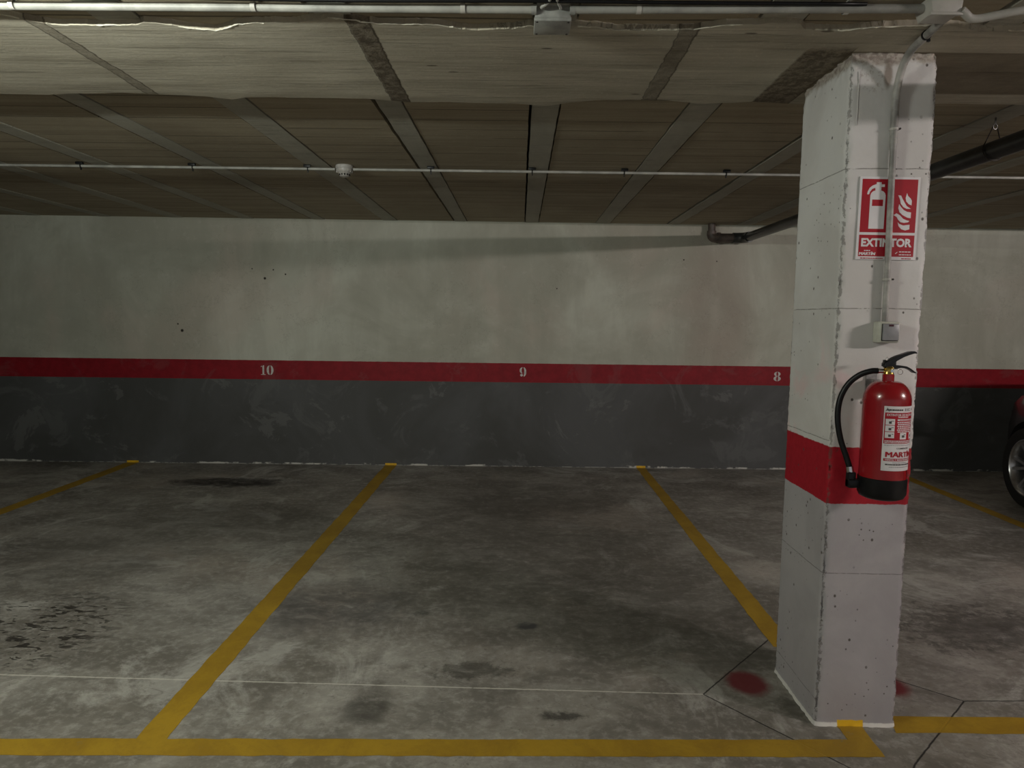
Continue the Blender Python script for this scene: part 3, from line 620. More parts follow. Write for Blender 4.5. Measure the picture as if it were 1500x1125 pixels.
bm = bmesh.new(); tube(bm, [(-0.1040, 0.0195, 0.101), (-0.1010, 0.0160, 0.079)], 0.0118, 18); link('hose_collar', bm, M_chrome, T, True, 40)
# lever group, pointing to the right
def bar(bm, pts, th, wd):   # side outline swept as a folded plate: pts are (x, z) upper edge, th thickness list
    up = [bm.verts.new((x, -wd / 2, z)) for x, z in pts]; up2 = [bm.verts.new((x, wd / 2, z)) for x, z in pts]
    lo = [bm.verts.new((x, -wd / 2, z - t)) for (x, z), t in zip(pts, th)]; lo2 = [bm.verts.new((x, wd / 2, z - t)) for (x, z), t in zip(pts, th)]
    n = len(pts)
    for i in range(n - 1):
        bm.faces.new((up[i], up[i + 1], up2[i + 1], up2[i])); bm.faces.new((lo[i], lo2[i], lo2[i + 1], lo[i + 1]))
        bm.faces.new((up[i], lo[i], lo[i + 1], up[i + 1])); bm.faces.new((up2[i], up2[i + 1], lo2[i + 1], lo2[i]))
    bm.faces.new((up[0], up2[0], lo2[0], lo[0])); bm.faces.new((up[-1], lo[-1], lo2[-1], up2[-1]))
    bmesh.ops.bevel(bm, geom=bm.edges[:], offset=0.0012, segments=1, affect='EDGES')
bm = bmesh.new(); bar(bm, [(-0.020, 0.463), (-0.012, 0.469), (-0.002, 0.474), (0.010, 0.482), (0.022, 0.488), (0.045, 0.496), (0.065, 0.503), (0.078, 0.505), (0.086, 0.501)], [0.012, 0.016, 0.018, 0.020, 0.016, 0.011, 0.010, 0.008, 0.004], 0.024)
link('squeeze_lever', bm, M_blackp, T, True, 35)
bm = bmesh.new(); bar(bm, [(-0.016, 0.458), (0.0, 0.461), (0.018, 0.457), (0.036, 0.456), (0.056, 0.453), (0.070, 0.446), (0.082, 0.437), (0.088, 0.434)], [0.010, 0.014, 0.014, 0.008, 0.007, 0.006, 0.006, 0.004], 0.020)
link('carry_handle', bm, M_blackp, T, True, 35)
bm = bmesh.new(); box(bm, -0.018, 0.020, -0.0095, 0.0095, 0.450, 0.474, 0.002); tube(bm, [(0.019, 0, 0.456), (0.016, 0, 0.480)], 0.005, 8)
link('lever_bracket', bm, M_blackp, T, True, 35)
bm = bmesh.new(); tube(bm, [(0.034 + 0.0085 * math.cos(a), -0.010, 0.434 + 0.0085 * math.sin(a)) for a in [i * PI / 10 for i in range(20)]] + [(0.0425, -0.010, 0.434)], 0.0011, 8)
tube(bm, [(0.020, -0.004, 0.447), (0.028, -0.010, 0.441)], 0.0012, 8); link('safety_pin_ring', bm, M_chrome, T, True)
bm = bmesh.new(); tube(bm, [(-0.012 + 0.004 * math.cos(a), -0.009, 0.4785 + 0.005 * math.sin(a)) for a in [i * PI / 8 for i in range(17)]], 0.0008, 6); link('pin_wire', bm, M_chrome, T, True)
bm = bmesh.new(); lathe(bm, [(0, -0.0165), (0.006, -0.0165), (0.006, -0.010), (0, -0.010)], 16, (0.004, 0, 0.438), 'Y'); link('pressure_gauge', bm, M_chrome, T, True, 40)
bm = bmesh.new(); box(bm, -0.014, 0.014, 0.070, 0.1185, 0.345, 0.40, 0.002); box(bm, -0.02, 0.02, 0.1125, 0.1165, 0.32, 0.42, 0.001); link('wall_bracket', bm, M_steel, T)

# printed label wrapped round the body; drawn flat in metres, then bent
LB = [bmesh.new(), bmesh.new(), bmesh.new(), bmesh.new()]      # white, red, dark, grey
A0 = math.radians(-90 + 17)        # the direction the label's middle faces
def bend(t, lift):
    for v in t.verts:
        a = A0 + v.co.x / R_; r = R_ + lift
        v.co = Vector((r * math.cos(a), r * math.sin(a), v.co.y))
def lrect(layer, x0, x1, z0, z1, lift):
    t = bmesh.new(); n = max(1, int((x1 - x0) / 0.004)); pr = None
    for i in range(n + 1):
        x = x0 + (x1 - x0) * i / n; r = [t.verts.new((x, z0, 0)), t.verts.new((x, z1, 0))]
        if pr: t.faces.new((pr[0], r[0], r[1], pr[1]))
        pr = r
    bend(t, lift); merge(LB[layer], t)
def ltext(layer, s, xc, zc, wd, ht, lift=0.0009, bold=0.02, shear=0.0):
    t = fitted_text(s, wd, ht, bold, shear); bmesh.ops.translate(t, vec=(xc, zc, 0), verts=t.verts)
    for i in range(-15, 16): bmesh.ops.bisect_plane(t, geom=t.verts[:] + t.edges[:] + t.faces[:], plane_co=(i * 0.004, 0, 0), plane_no=(1, 0, 0))
    bend(t, lift); merge(LB[layer], t)
def lines(layer, x0, x1, z0, hgt, seed, lift=0.0009):      # print too small to read: word-length dashes
    rn = random.Random(seed); x = x0
    while x < x1 - 0.003:
        wl = min(x1 - x, rn.uniform(0.003, 0.009)); lrect(layer, x, x + wl, z0, z0 + hgt, lift); x += wl + 0.0013
W2 = 0.064
lrect(0, -W2, W2, 0.107, 0.324, 0.0004)
lrect(1, -W2 + 0.003, W2 - 0.003, 0.199, 0.303, 0.0007)
lines(2, -0.055, -0.005, 0.3095, 0.005, 1); ltext(2, 'E·EC', 0.016, 0.313, 0.026, 0.0085); lrect(3, 0.036, 0.050, 0.309, 0.316, 0.0008)
t = bmesh.new(); poly(t, [(-0.060, 0.307), (-0.054, 0.319), (-0.048, 0.307), (-0.050, 0.307), (-0.054, 0.315), (-0.058, 0.307)], 0, 0.0002); bend(t, 0.0008); merge(LB[2], t)
ltext(0, 'EXTINTOR DE INCENDIOS', 0.0, 0.2955, 0.110, 0.0075); lines(0, -0.02, 0.022, 0.2865, 0.0035, 3)
lrect(0, -0.022, 0.052, 0.276, 0.2815, 0.0009); lines(1, -0.014, 0.046, 0.2775, 0.0022, 4, 0.0011)
for i in range(6): lines(0, -0.022 + 0.002 * (i % 2), 0.052 - 0.004 * (i % 3), 0.2685 - i * 0.0062, 0.0036, 10 + i)
for i, z in enumerate((0.262, 0.240, 0.218)):
    lrect(0, -0.058, -0.030, z, z + 0.020, 0.0009); lrect(2, -0.048, -0.040, z + 0.004, z + 0.012, 0.0011); lrect(2, -0.042 + 0.002 * i, -0.033, z + 0.012, z + 0.014, 0.0011)
for xc in (0.002, 0.044):
    lrect(0, xc - 0.013, xc + 0.013, 0.214, 0.236, 0.0009); lrect(2, xc - 0.006, xc + 0.005, 0.220, 0.228, 0.0011); lrect(2, xc + 0.001, xc + 0.009, 0.229, 0.231, 0.0011)
lines(0, -0.058, 0.058, 0.2065, 0.0032, 21); lines(0, -0.058, 0.058, 0.2015, 0.0028, 22)
lines(3, -0.058, 0.058, 0.1925, 0.0018, 30, 0.0008); ltext(2, 'COMERCIAL', 0.006, 0.1835, 0.052, 0.0055)
for i, dx in enumerate((-0.0014, -0.0005, 0.0005, 0.0014)): ltext(1, 'MARTÍN', dx, 0.1650 + (0.0006 if i % 2 else -0.0006), 0.104, 0.0215, lift=0.0009 + i * 0.00004, bold=0.0)
lrect(1, -0.058, 0.058, 0.1405, 0.1495, 0.0007); ltext(0, 'VENTA Y MANTENIMIENTO', 0.0, 0.145, 0.108, 0.0058)
lines(3, -0.03, 0.03, 0.134, 0.0025, 41, 0.0008); lines(2, -0.052, 0.055, 0.1265, 0.0045, 42, 0.0008); lines(3, -0.04, 0.045, 0.119, 0.0025, 43, 0.0008)
lab = bmesh.new()
for i, b in enumerate(LB):
    for f in b.faces: f.material_index = i
    merge(lab, b)
lo = link('label', lab, [M_white, M_signred, M_ink, M_greyink], T); lo['label'] = 'white and red printed instruction label'

# ------------------------------------------------------------------ sign on the pillar
SX, SZ = 1.276, 1.866
T = thing('extinguisher_sign', 'red and white EXTINTOR sign fixed high on the front of the white pillar', 'sign', (SX, 2.4865, SZ))
T.rotation_euler = (0, math.radians(0.3), 0)
TW, TH = 0.208, 0.284
bm = bmesh.new(); box(bm, -TW / 2, TW / 2, -0.0012, 0.0012, -TH / 2, TH / 2); link('backing_plate', bm, M_white, T)
def flat(bm_, lift):      # x,y drawing -> x,z facing -Y
    bmesh.ops.transform(bm_, matrix=Matrix(((1, 0, 0, 0), (0, 0, -1, -0.0012 - lift), (0, 1, 0, 0), (0, 0, 0, 1))), verts=bm_.verts)
    bmesh.ops.recalc_face_normals(bm_, faces=bm_.faces); return bm_
bm = bmesh.new(); poly(bm, [(-0.096, -0.048), (0.096, -0.048), (0.096, 0.134), (-0.096, 0.134)], 0, 0.0003); link('pictogram_field', flat(bm, 0.0), M_signred, T)
bm = bmesh.new(); poly(bm, [(-0.096, -0.131), (0.096, -0.131), (0.096, -0.057), (-0.096, -0.057)], 0, 0.0003); link('text_field', flat(bm, 0.0), M_signred, T)
bm = bmesh.new()      # extinguisher silhouette
def rrect(x0, x1, y0, y1): return [(x0, y0), (x1, y0), (x1, y1), (x0, y1)]
poly(bm, rrect(-0.0665, -0.0135, -0.036, 0.042), 0, 0.0003)
poly(bm, rrect(-0.0665, -0.059, 0.042, 0.064), 0, 0.0003); poly(bm, rrect(-0.021, -0.0135, 0.042, 0.064), 0, 0.0003)
poly(bm, [(-0.0665, 0.064), (-0.0135, 0.064), (-0.0135, 0.078), (-0.016, 0.086), (-0.022, 0.092), (-0.030, 0.095), (-0.030, 0.107), (-0.0185, 0.107), (-0.0185, 0.116), (-0.030, 0.116), (-0.030, 0.123), (-0.047, 0.123), (-0.047, 0.117),
          (-0.060, 0.112), (-0.070, 0.104), (-0.076, 0.092), (-0.078, 0.082), (-0.073, 0.081), (-0.071, 0.082), (-0.068, 0.091), (-0.061, 0.100), (-0.051, 0.104), (-0.050, 0.095), (-0.058, 0.092), (-0.064, 0.086), (-0.0665, 0.078)], 0, 0.0003)
link('extinguisher_pictogram', flat(bm, 0.0004), M_white, T)
bm = bmesh.new()      # flames, right half
def blob(pts): 
    q = catmull([(x, y, 0) for x, y in pts] + [(pts[0][0], pts[0][1], 0)], 5)[:-1]; poly(bm, [(v.x, v.y) for v in q], 0, 0.0003)
poly(bm, [(0.060, 0.088), (0.064, 0.078), (0.074, 0.069), (0.078, 0.062), (0.078, 0.046), (0.068, 0.050), (0.059, 0.059), (0.056, 0.071)], 0, 0.0003)
poly(bm, [(0.030, 0.080), (0.040, 0.079), (0.045, 0.069), (0.053, 0.056), (0.062, 0.043), (0.072, 0.037), (0.077, 0.034), (0.062, 0.034), (0.050, 0.040), (0.040, 0.052), (0.037, 0.065)], 0, 0.0003)
poly(bm, [(0.035, 0.050), (0.042, 0.040), (0.052, 0.030), (0.064, 0.024), (0.078, 0.022), (0.078, 0.002), (0.066, 0.004), (0.050, 0.012), (0.038, 0.022), (0.033, 0.036)], 0, 0.0003)
poly(bm, [(0.018, 0.012), (0.028, 0.018), (0.040, 0.012), (0.052, 0.000), (0.064, -0.005), (0.074, -0.007), (0.070, -0.012), (0.056, -0.014), (0.044, -0.012), (0.035, -0.004), (0.029, 0.006)], 0, 0.0003)
poly(bm, [(0.034, -0.012), (0.040, -0.018), (0.054, -0.023), (0.076, -0.020), (0.076, -0.036), (0.062, -0.040), (0.048, -0.036), (0.038, -0.026)], 0, 0.0003)
poly(bm, [(0.000, 0.060), (0.010, 0.050), (0.014, 0.036), (0.006, 0.030), (-0.004, 0.040)], 0, 0.0003)
link('flame_pictogram', flat(bm, 0.0004), M_white, T)
def stext(name, s, xc, yc, wd, ht, mat, bold=0.045, shear=0.0):
    t = fitted_text(s, wd, ht, bold, shear); bmesh.ops.translate(t, vec=(xc, yc, 0), verts=t.verts)
    return link(name, flat(t, 0.0008), mat, T)
stext('lettering', 'EXTINTOR', 0.0, -0.083, 0.176, 0.030, M_white)
mk = bmesh.new()
for dx in (-0.0009, 0.0, 0.0009):
    t = fitted_text('MARTÍN', 0.056, 0.0125, 0.0, 0.15); bmesh.ops.translate(t, vec=(-0.065 + dx, -0.1205, dx * 0.05), verts=t.verts); merge(mk, t)
link('maker_lettering', flat(mk, 0.0008), M_white, T)
bm = bmesh.new(); rn = random.Random(5)
for (x0, x1, y) in ((0.046, 0.088, -0.114), (0.046, 0.088, -0.124), (-0.088, -0.010, -0.1375), (0.055, 0.088, -0.1375), (-0.076, -0.052, -0.111)):
    x = x0
    while x < x1 - 0.003:
        wl = min(x1 - x, rn.uniform(0.004, 0.010)); poly(bm, rrect(x, x + wl, y - 0.0016, y + 0.0016), 0, 0.0002); x += wl + 0.0018
for f in bm.faces:
    if f.calc_center_median().y < -0.134: f.material_index = 1
poly(bm, [(0.032, -0.120), (0.034, -0.122), (0.041, -0.115), (0.039, -0.114)], 0, 0.0002)
link('small_print', flat(bm, 0.0005), [M_white, M_signred], T)

# ------------------------------------------------------------------ light switch
T = thing('light_switch', 'square grey surface light switch on the pillar under the conduit', 'light switch', (1.284, 2.486, 1.471))
bm = bmesh.new(); box(bm, -0.036, 0.036, -0.040, 0.003, -0.037, 0.037, 0.006, seg=3); link('switch_box', bm, M_boxbody, T, True, 40)
bm = bmesh.new(); box(bm, -0.034, 0.034, -0.046, -0.036, -0.035, 0.035, 0.004, seg=3); fr_ = link('frame', bm, M_boxbody, T, True, 40)
bm = bmesh.new(); box(bm, -0.029, 0.029, -0.0475, -0.043, -0.030, 0.030, 0.001); link('gap_ring', bm, M_void, T)
bm = bmesh.new(); box(bm, -0.027, 0.028, -0.053, -0.044, -0.0275, 0.029, 0.002)
for v in bm.verts:
    if v.co.z < 0 and v.co.y < -0.05: v.co.y -= 0.002
rk = link('rocker', bm, M_rocker, T, True, 30)
bm = bmesh.new(); box(bm, -0.008, 0.008, -0.0545, -0.050, 0.0205, 0.0275, 0.0005); link('indicator_window', bm, M_darkred, rk)

# ------------------------------------------------------------------ pipes and boxes
def conduit(name, pts, r, mat, label, cat='pipe', n=14, smooth_n=None, group=None):
    bm = bmesh.new(); tube(bm, catmull(pts, smooth_n) if smooth_n else pts, r, n)
    T_ = thing(name, label, cat, (0, 0, 0)); link('tube', bm, mat, T_, True, 50); return T_
T = thing('pillar_conduit', 'grey conduit running up the front of the pillar and bending onto the ceiling', 'pipe')
bm = bmesh.new()
pp = catmull([(1.2815, 2.4745, 1.508), (1.279, 2.4745, 1.72), (1.2745, 2.4745, 2.0), (1.2715, 2.474, 2.22), (1.2715, 2.468, 2.30), (1.273, 2.445, 2.362), (1.274, 2.40, 2.397), (1.271, 2.33, 2.407), (1.260, 2.24, 2.409), (1.250, 2.165, 2.411)], 8)
tube(bm, pp, [0.0105 if p.z < 2.1 else 0.0125 for p in pp], 18); link('tube', bm, simple('weathered_conduit', (0.36, 0.345, 0.32), 0.5, var=0.25, scale=14), T, True, 50)
for z, m_ in ((1.655, 'tie'), (2.165, 'tie')):
    x = 1.280 if z < 2 else 1.272
    bm = bmesh.new(); lathe(bm, [(0.0118, -0.004), (0.0145, -0.004), (0.0145, 0.004), (0.0118, 0.004)], 18, (x, 2.474, z), closed=True); box(bm, x + 0.010, x + 0.017, 2.468, 2.4935, z - 0.003, z + 0.003)
    link('clamp', bm, M_pvcw, T, True, 40)
    bm = bmesh.new(); lathe(bm, [(0, -0.002), (0.0035, -0.002), (0.0035, 0.002), (0, 0.002)], 10, (x + 0.016, 2.466, z), 'Y'); link('clamp_screw', bm, M_iron, T)
bm = bmesh.new(); q = Vector((1.268, 2.305, 2.409)); lathe(bm, [(0.0122, -0.003), (0.0155, -0.003), (0.0155, 0.003), (0.0122, 0.003)], 18, q, 'Y', closed=True); box(bm, q.x + 0.004, q.x + 0.012, q.y - 0.004, q.y + 0.004, q.z - 0.020, q.z - 0.012); link('cable_tie', bm, M_black, T, True, 40)

ycn = 2.186
T = thing('ceiling_conduit', 'long pale conduit running across the ceiling at the top of the picture', 'pipe')
bm = bmesh.new(); tube(bm, [(-5, ycn + 0.03, 2.425), (-1.6, ycn + 0.0, 2.425), (0.028, ycn - 0.004, 2.425)], 0.0125, 16); link('tube', bm, M_pvc, T, True, 50)
bm = bmesh.new(); tube(bm, [(0.142, ycn - 0.006, 2.425), (1.172, ycn - 0.03, 2.425)], 0.0125, 16); link('tube', bm, M_pvc, T, True, 50)
for x in (-2.4, -1.545, -0.815, -0.185, 0.34, 0.95):
    bm = bmesh.new(); y_ = ycn - 0.006 - 0.014 * max(0, x)
    lathe(bm, [(0.0127, -0.007), (0.0146, -0.007), (0.0146, 0.007), (0.0127, 0.007)], 18, (x, y_, 2.4255), 'X', closed=True)
    box(bm, x - 0.006, x + 0.006, y_ - 0.036, y_ - 0.012, 2.4385, 2.4425, 0.0008); box(bm, x - 0.006, x + 0.006, y_ + 0.010, y_ + 0.024, 2.436, 2.4425, 0.0008)
    link('strap', bm, M_pvcw, T, True, 40)
T = thing('dark_cable', 'thin dark cable strung along the ceiling beside the pale conduit', 'cable')
bm = bmesh.new(); tube(bm, catmull([(-5, 2.16, 2.43)] + [(-4 + i * 0.5, 2.141 + 0.002 * math.sin(i * 2), 2.431 - 0.002 * (i % 2)) for i in range(11)], 5), 0.0055, 8); link('cable_run', bm, M_black, T, True)

T = thing('junction_box', 'square grey junction box on the ceiling conduit above the centre of the bay', 'junction box', (0.085, 2.235, 2.4425))
bm = bmesh.new(); box(bm, -0.054, 0.054, -0.050, 0.050, -0.040, 0.0, 0.003); link('box_body', bm, M_boxgrey, T, True, 40)
bm = bmesh.new(); box(bm, -0.056, 0.056, -0.053, 0.053, -0.050, -0.038, 0.003); lid = link('lid', bm, M_boxgrey, T, True, 40)
for sx in (-1, 1):
    for sy in (-1, 1):
        bm = bmesh.new(); lathe(bm, [(0, -0.0515), (0.0035, -0.0515), (0.0035, -0.048), (0, -0.048)], 10, (sx * 0.047, sy * 0.044, 0)); link('lid_screw', bm, M_iron, lid)
for sx in (-1, 1):
    bm = bmesh.new(); tube(bm, [(sx * 0.050, -0.053, -0.018), (sx * 0.066, -0.053, -0.018)], 0.015, 14); link('cable_gland', bm, M_boxgrey, T, True, 40)
bm = bmesh.new(); tube(bm, catmull([(-0.03, -0.047, -0.01), (-0.034, -0.07, -0.018), (-0.015, -0.09, -0.012), (0.0, -0.16, -0.006)], 6), 0.005, 8); tube(bm, catmull([(0.02, -0.047, -0.01), (0.022, -0.07, -0.02), (0.01, -0.10, -0.012), (0.008, -0.16, -0.006)], 6), 0.004, 8)
link('cable_tail', bm, M_pvc, T, True)
T = thing('connection_box', 'pale tapered box where the pillar conduit meets the ceiling', 'junction box', (1.215, 2.155, 2.4425))
bm = bmesh.new(); box(bm, -0.048, 0.048, -0.045, 0.045, -0.045, 0.0, 0.003)
for v in bm.verts:
    if v.co.z < -0.02: v.co.x = v.co.x * 0.86 + 0.004; v.co.y = v.co.y * 0.9
link('box_body', bm, M_pvcw, T, True, 40)
bm = bmesh.new(); box(bm, -0.044, 0.050, -0.043, -0.030, -0.052, -0.043, 0.002); link('rim', bm, M_pvcw, T, True, 40)
T = conduit('white_conduit', [(1.262, 2.118, 2.405), (1.275, 2.120, 2.396), (1.292, 2.124, 2.386), (1.315, 2.122, 2.384), (1.36, 2.106, 2.388), (1.42, 2.090, 2.394), (1.6, 2.07, 2.41), (1.9, 2.07, 2.428), (3.0, 2.07, 2.430)], 0.0115, M_pvcw, 'white conduit curving from the tapered box to the right edge of the picture', smooth_n=8)

T = thing('thin_conduit', 'thin grey conduit crossing the ceiling halfway back to the wall', 'pipe')
def ty(x): return 4.52 + 0.010 * x
for sp_ in ((-8, -4, -1.188), (-1.072, 1, 3, 8)):
    bm = bmesh.new(); tube(bm, [(x, ty(x), 2.432) for x in sp_], 0.0085, 12); link('tube', bm, M_pvc, T, True, 50)
for x in (-4.3, -3.55, -2.80, -2.09, -1.36, -0.58, 0.062, 0.645, 1.29, 1.93, 2.57, 3.2):
    bm = bmesh.new(); box(bm, x - 0.022, x + 0.022, ty(x) - 0.024, ty(x) - 0.004, 2.440, 2.4545, 0.001)
    lathe(bm, [(0.0088, -0.0035), (0.0115, -0.0035), (0.0115, 0.0035), (0.0088, 0.0035)], 14, (x, ty(x), 2.432), 'X', closed=True)
    box(bm, x - 0.003, x + 0.003, ty(x) - 0.004, ty(x) + 0.004, 2.408, 2.4235); link('clip', bm, M_black, T, True, 40)
T = thing('smoke_detector', 'small white round smoke detector on the thin ceiling conduit', 'smoke detector', (-1.13, 4.515, 2.4565))
bm = bmesh.new(); lathe(bm, [(0, 0), (0.054, 0), (0.056, -0.006), (0.056, -0.018), (0.053, -0.022), (0, -0.022)], 32); link('base_plate', bm, M_detector, T, True, 40)
bm = bmesh.new(); lathe(bm, [(0.052, -0.020), (0.052, -0.034), (0.046, -0.044), (0.036, -0.050), (0.030, -0.066), (0.018, -0.072), (0, -0.073)], 32)
for i in range(14):
    t = bmesh.new(); box(t, 0.044, 0.052, -0.002, 0.002, -0.044, -0.024); merge(bm, t, Matrix.Rotation(i * 2 * PI / 14, 4, 'Z'))
hd = link('sensor_head', bm, M_detector, T, True, 40)
bm = bmesh.new()
for i in range(12):
    t = bmesh.new(); box(t, 0.029, 0.0355, -0.0045, 0.0045, -0.063, -0.053, 0.001); merge(bm, t, Matrix.Rotation((i + 0.5) * 2 * PI / 12, 4, 'Z'))
link('vent_slots', bm, M_void, hd)

# drain pipe: drops from the ceiling at the wall, turns right, then runs toward the viewer
T = thing('drain_pipe', 'black drain pipe with elbow under the ceiling, running behind the pillar', 'pipe')
r0 = 0.043; zd = 2.320
bm = bmesh.new(); tube(bm, [(1.862, 6.955, 2.4545), (1.862, 6.955, 2.37)], 0.036, 20); lathe(bm, [(0.036, 2.385), (0.044, 2.385), (0.044, 2.350), (0.036, 2.350)], 20, (1.862, 6.955, 0), closed=True); link('down_stub', bm, M_drainfit, T, True, 40)
bm = bmesh.new(); tube(bm, catmull([(1.862, 6.955, 2.375), (1.862, 6.955, 2.350), (1.872, 6.955, 2.328), (1.895, 6.955, zd), (1.93, 6.955, zd)], 5), 0.045, 20)
lathe(bm, [(0.045, 1.918), (0.052, 1.918), (0.052, 1.945), (0.045, 1.945)], 20, (0, 6.955, zd), 'X', closed=True); link('elbow', bm, M_drainfit, T, True, 40)
bm = bmesh.new(); tube(bm, [(1.93, 6.955, zd), (2.08, 6.955, zd)], r0, 20); link('short_pipe', bm, M_drainfit, T, True, 40)
bm = bmesh.new(); tube(bm, catmull([(2.07, 6.955, zd), (2.12, 6.955, zd), (2.165, 6.935, zd), (2.19, 6.885, zd), (2.195, 6.83, zd)], 5), 0.051, 20); link('corner_elbow', bm, M_drain, T, True, 40)
bm = bmesh.new(); tube(bm, [(2.195, 6.84, zd), (2.180, 3.34, 2.3062), (2.170, 0.9, 2.295)], r0, 24); link('main_run', bm, M_drain, T, True, 40)
T = thing('pipe_hanger', 'wire hanger holding the black drain pipe from the ceiling at right', 'hanger', (2.180, 3.34, 2.3062))
bm = bmesh.new(); lp = [(0.0475 * math.cos(a), 0.012 * math.sin(a * 1), 0.0475 * math.sin(a)) for a in [math.radians(d) for d in range(150, 391, 10)]]
tube(bm, [(-0.004, 0, 0.118)] + lp + [(0.006, 0, 0.118)], 0.0026, 8); link('loop', bm, M_iron, T, True)
bm = bmesh.new(); tube(bm, [(0.001, 0, 0.1485), (0.001, 0, 0.118)], 0.004, 8); tube(bm, [(0.001 + 0.009 * math.cos(a), 0, 0.108 + 0.012 * math.sin(a)) for a in [i * PI / 8 for i in range(17)]], 0.0022, 8); link('eye_bolt', bm, M_steel, T, True)

# lamps over the aisle
for lc, lb in ((LAMPS[0][0], 'fluorescent batten over the aisle to the right, in front of the parked car'), (LAMPS[1][0], 'fluorescent batten over the aisle, to the left of the viewer')):
    T = thing('fluorescent_lamp', lb, 'lamp', (lc[0], lc[1], min(2.4425, lc[2] + 0.0825)), group='fluorescent battens over the aisle')
    bm = bmesh.new(); box(bm, -0.62, 0.62, -0.03, 0.03, -0.035, 0.0, 0.004); link('housing', bm, M_boxbody, T)
    bm = bmesh.new(); tube(bm, [(-0.6, 0, -0.055), (0.6, 0, -0.055)], 0.013, 12); link('tube', bm, M_tube, T, True)
    if lc[2] < 2.3:
        for s in (-0.45, 0.45):
            bm = bmesh.new(); tube(bm, [(s, 0, 0), (s, 0, 2.36 - lc[2])], 0.004, 6); link('hanging_rod', bm, M_steel, T, True)
    for s in (-1, 1):
        bm = bmesh.new(); box(bm, s * 0.605 - 0.008, s * 0.605 + 0.008, -0.014, 0.014, -0.075, -0.03); link('tube_holder', bm, M_boxbody, T)

# ------------------------------------------------------------------ parked car (nose to the wall)
CX, HUBY = 5.07, 5.60         # car centre line, front axle
T = thing('car', 'dark plum car parked at the right edge with a silver alloy wheel showing', 'car', (CX, HUBY, 0), -0.09)
# local: +y toward the nose; front hub at y=0, rear hub at y=-2.62
def section(y):     # half widths and heights along the length
    L = [(-3.45, .62, .70, .45, .80), (-3.38, .76, .80, .30, .98), (-3.15, .86, .88, .24, 1.05), (-2.6, .90, .915, .22, 1.02), (-1.6, .905, .925, .20, 0.99), (-0.6, .905, .925, .21, .96), (0.0, .90, .92, .22, .95), (0.35, .85, .86, .24, .90), (0.55, .70, .71, .27, .84), (0.70, .53, .54, .32, .74), (0.80, .34, .34, .40, .62)]
    for a, b in zip(L, L[1:]):
        if y <= b[0]:
            t = (y - a[0]) / (b[0] - a[0]); return [a[i] + (b[i] - a[i]) * t for i in range(1, 5)]
    return list(L[-1][1:])
bm = bmesh.new(); rg = []
ys = [-3.45, -3.42, -3.38, -3.27, -3.15, -2.9, -2.6, -2.2, -1.6, -1.1, -0.6, -0.3, 0.0, 0.2, 0.35, 0.45, 0.55, 0.63, 0.70, 0.76, 0.80]
for y in ys:
    ws, wb, z0, z1 = section(y); h = z1 - z0
    half = [(0, z0), (ws * 0.9, z0), (ws * 0.985, z0 + 0.05), (wb, z0 + h * 0.35), (wb * 1.0, z0 + h * 0.62), (wb * 0.965, z0 + h * 0.90), (wb * 0.90, z1), (wb * 0.45, z1 + 0.03), (0, z1 + 0.04)]
    rg.append([bm.verts.new((x, y, z)) for x, z in half] + [bm.verts.new((-x, y, z)) for x, z in half[-2:0:-1]])
for a, b in zip(rg, rg[1:]):
    for i in range(len(a)): bm.faces.new((a[i], a[(i + 1) % len(a)], b[(i + 1) % len(a)], b[i]))
bm.faces.new(rg[0]); bm.faces.new(rg[-1][::-1]); bmesh.ops.recalc_face_normals(bm, faces=bm.faces)
body = link('body_shell', bm, [M_car, M_void], T, True, 35)
bmc = bmesh.new()
for hy in (0, -2.62):
    for s in (-1, 1):
        t = bmesh.new(); bmesh.ops.create_cone(t, cap_ends=True, segments=40, radius1=0.375, radius2=0.375, depth=0.56)
        merge(bmc, t, Matrix.Translation((s * 0.90, hy, 0.345)) @ Matrix.Rotation(PI / 2, 4, 'Y'))
for f in bmc.faces: f.material_index = 1
cut = link('cutter', bmc, [M_car, M_void]); cut.parent = T
bpy.context.view_layer.update()
mo = body.modifiers.new('b', 'BOOLEAN'); mo.object = cut; mo.operation = 'DIFFERENCE'; mo.solver = 'EXACT'
ev = body.evaluated_get(bpy.context.evaluated_depsgraph_get()); me = bpy.data.meshes.new_from_object(ev); body.modifiers.clear(); body.data = me
bpy.data.objects.remove(cut)
bm = bmesh.new(); rg = []
for (y, zb, wb, zt, wt) in ((-3.30, 1.00, .80, 1.04, .66), (-3.05, .99, .86, 1.38, .62), (-2.7, .98, .88, 1.46, .62), (-1.9, .97, .89, 1.50, .63), (-1.2, .96, .89, 1.49, .62), (-0.65, .95, .88, 1.34, .63), (-0.15, .94, .86, .99, .74)):
    half = [(0, zb), (wb * 0.97, zb), (wb, zb + 0.02), (wt + 0.06, zt - 0.07), (wt - 0.02, zt - 0.01), (wt * 0.5, zt + 0.015), (0, zt + 0.02)]
    rg.append([bm.verts.new((x, y, z)) for x, z in half] + [bm.verts.new((-x, y, z)) for x, z in half[-2:0:-1]])
for a, b in zip(rg, rg[1:]):
    for i in range(len(a)):
        f = bm.faces.new((a[i], a[(i + 1) % len(a)], b[(i + 1) % len(a)], b[i]))
        f.material_index = 0
bm.faces.new(rg[0]); bm.faces.new(rg[-1][::-1]); bmesh.ops.recalc_face_normals(bm, faces=bm.faces)
link('glasshouse', bm, M_glass, T, True, 35)
bm = bmesh.new(); rg = []
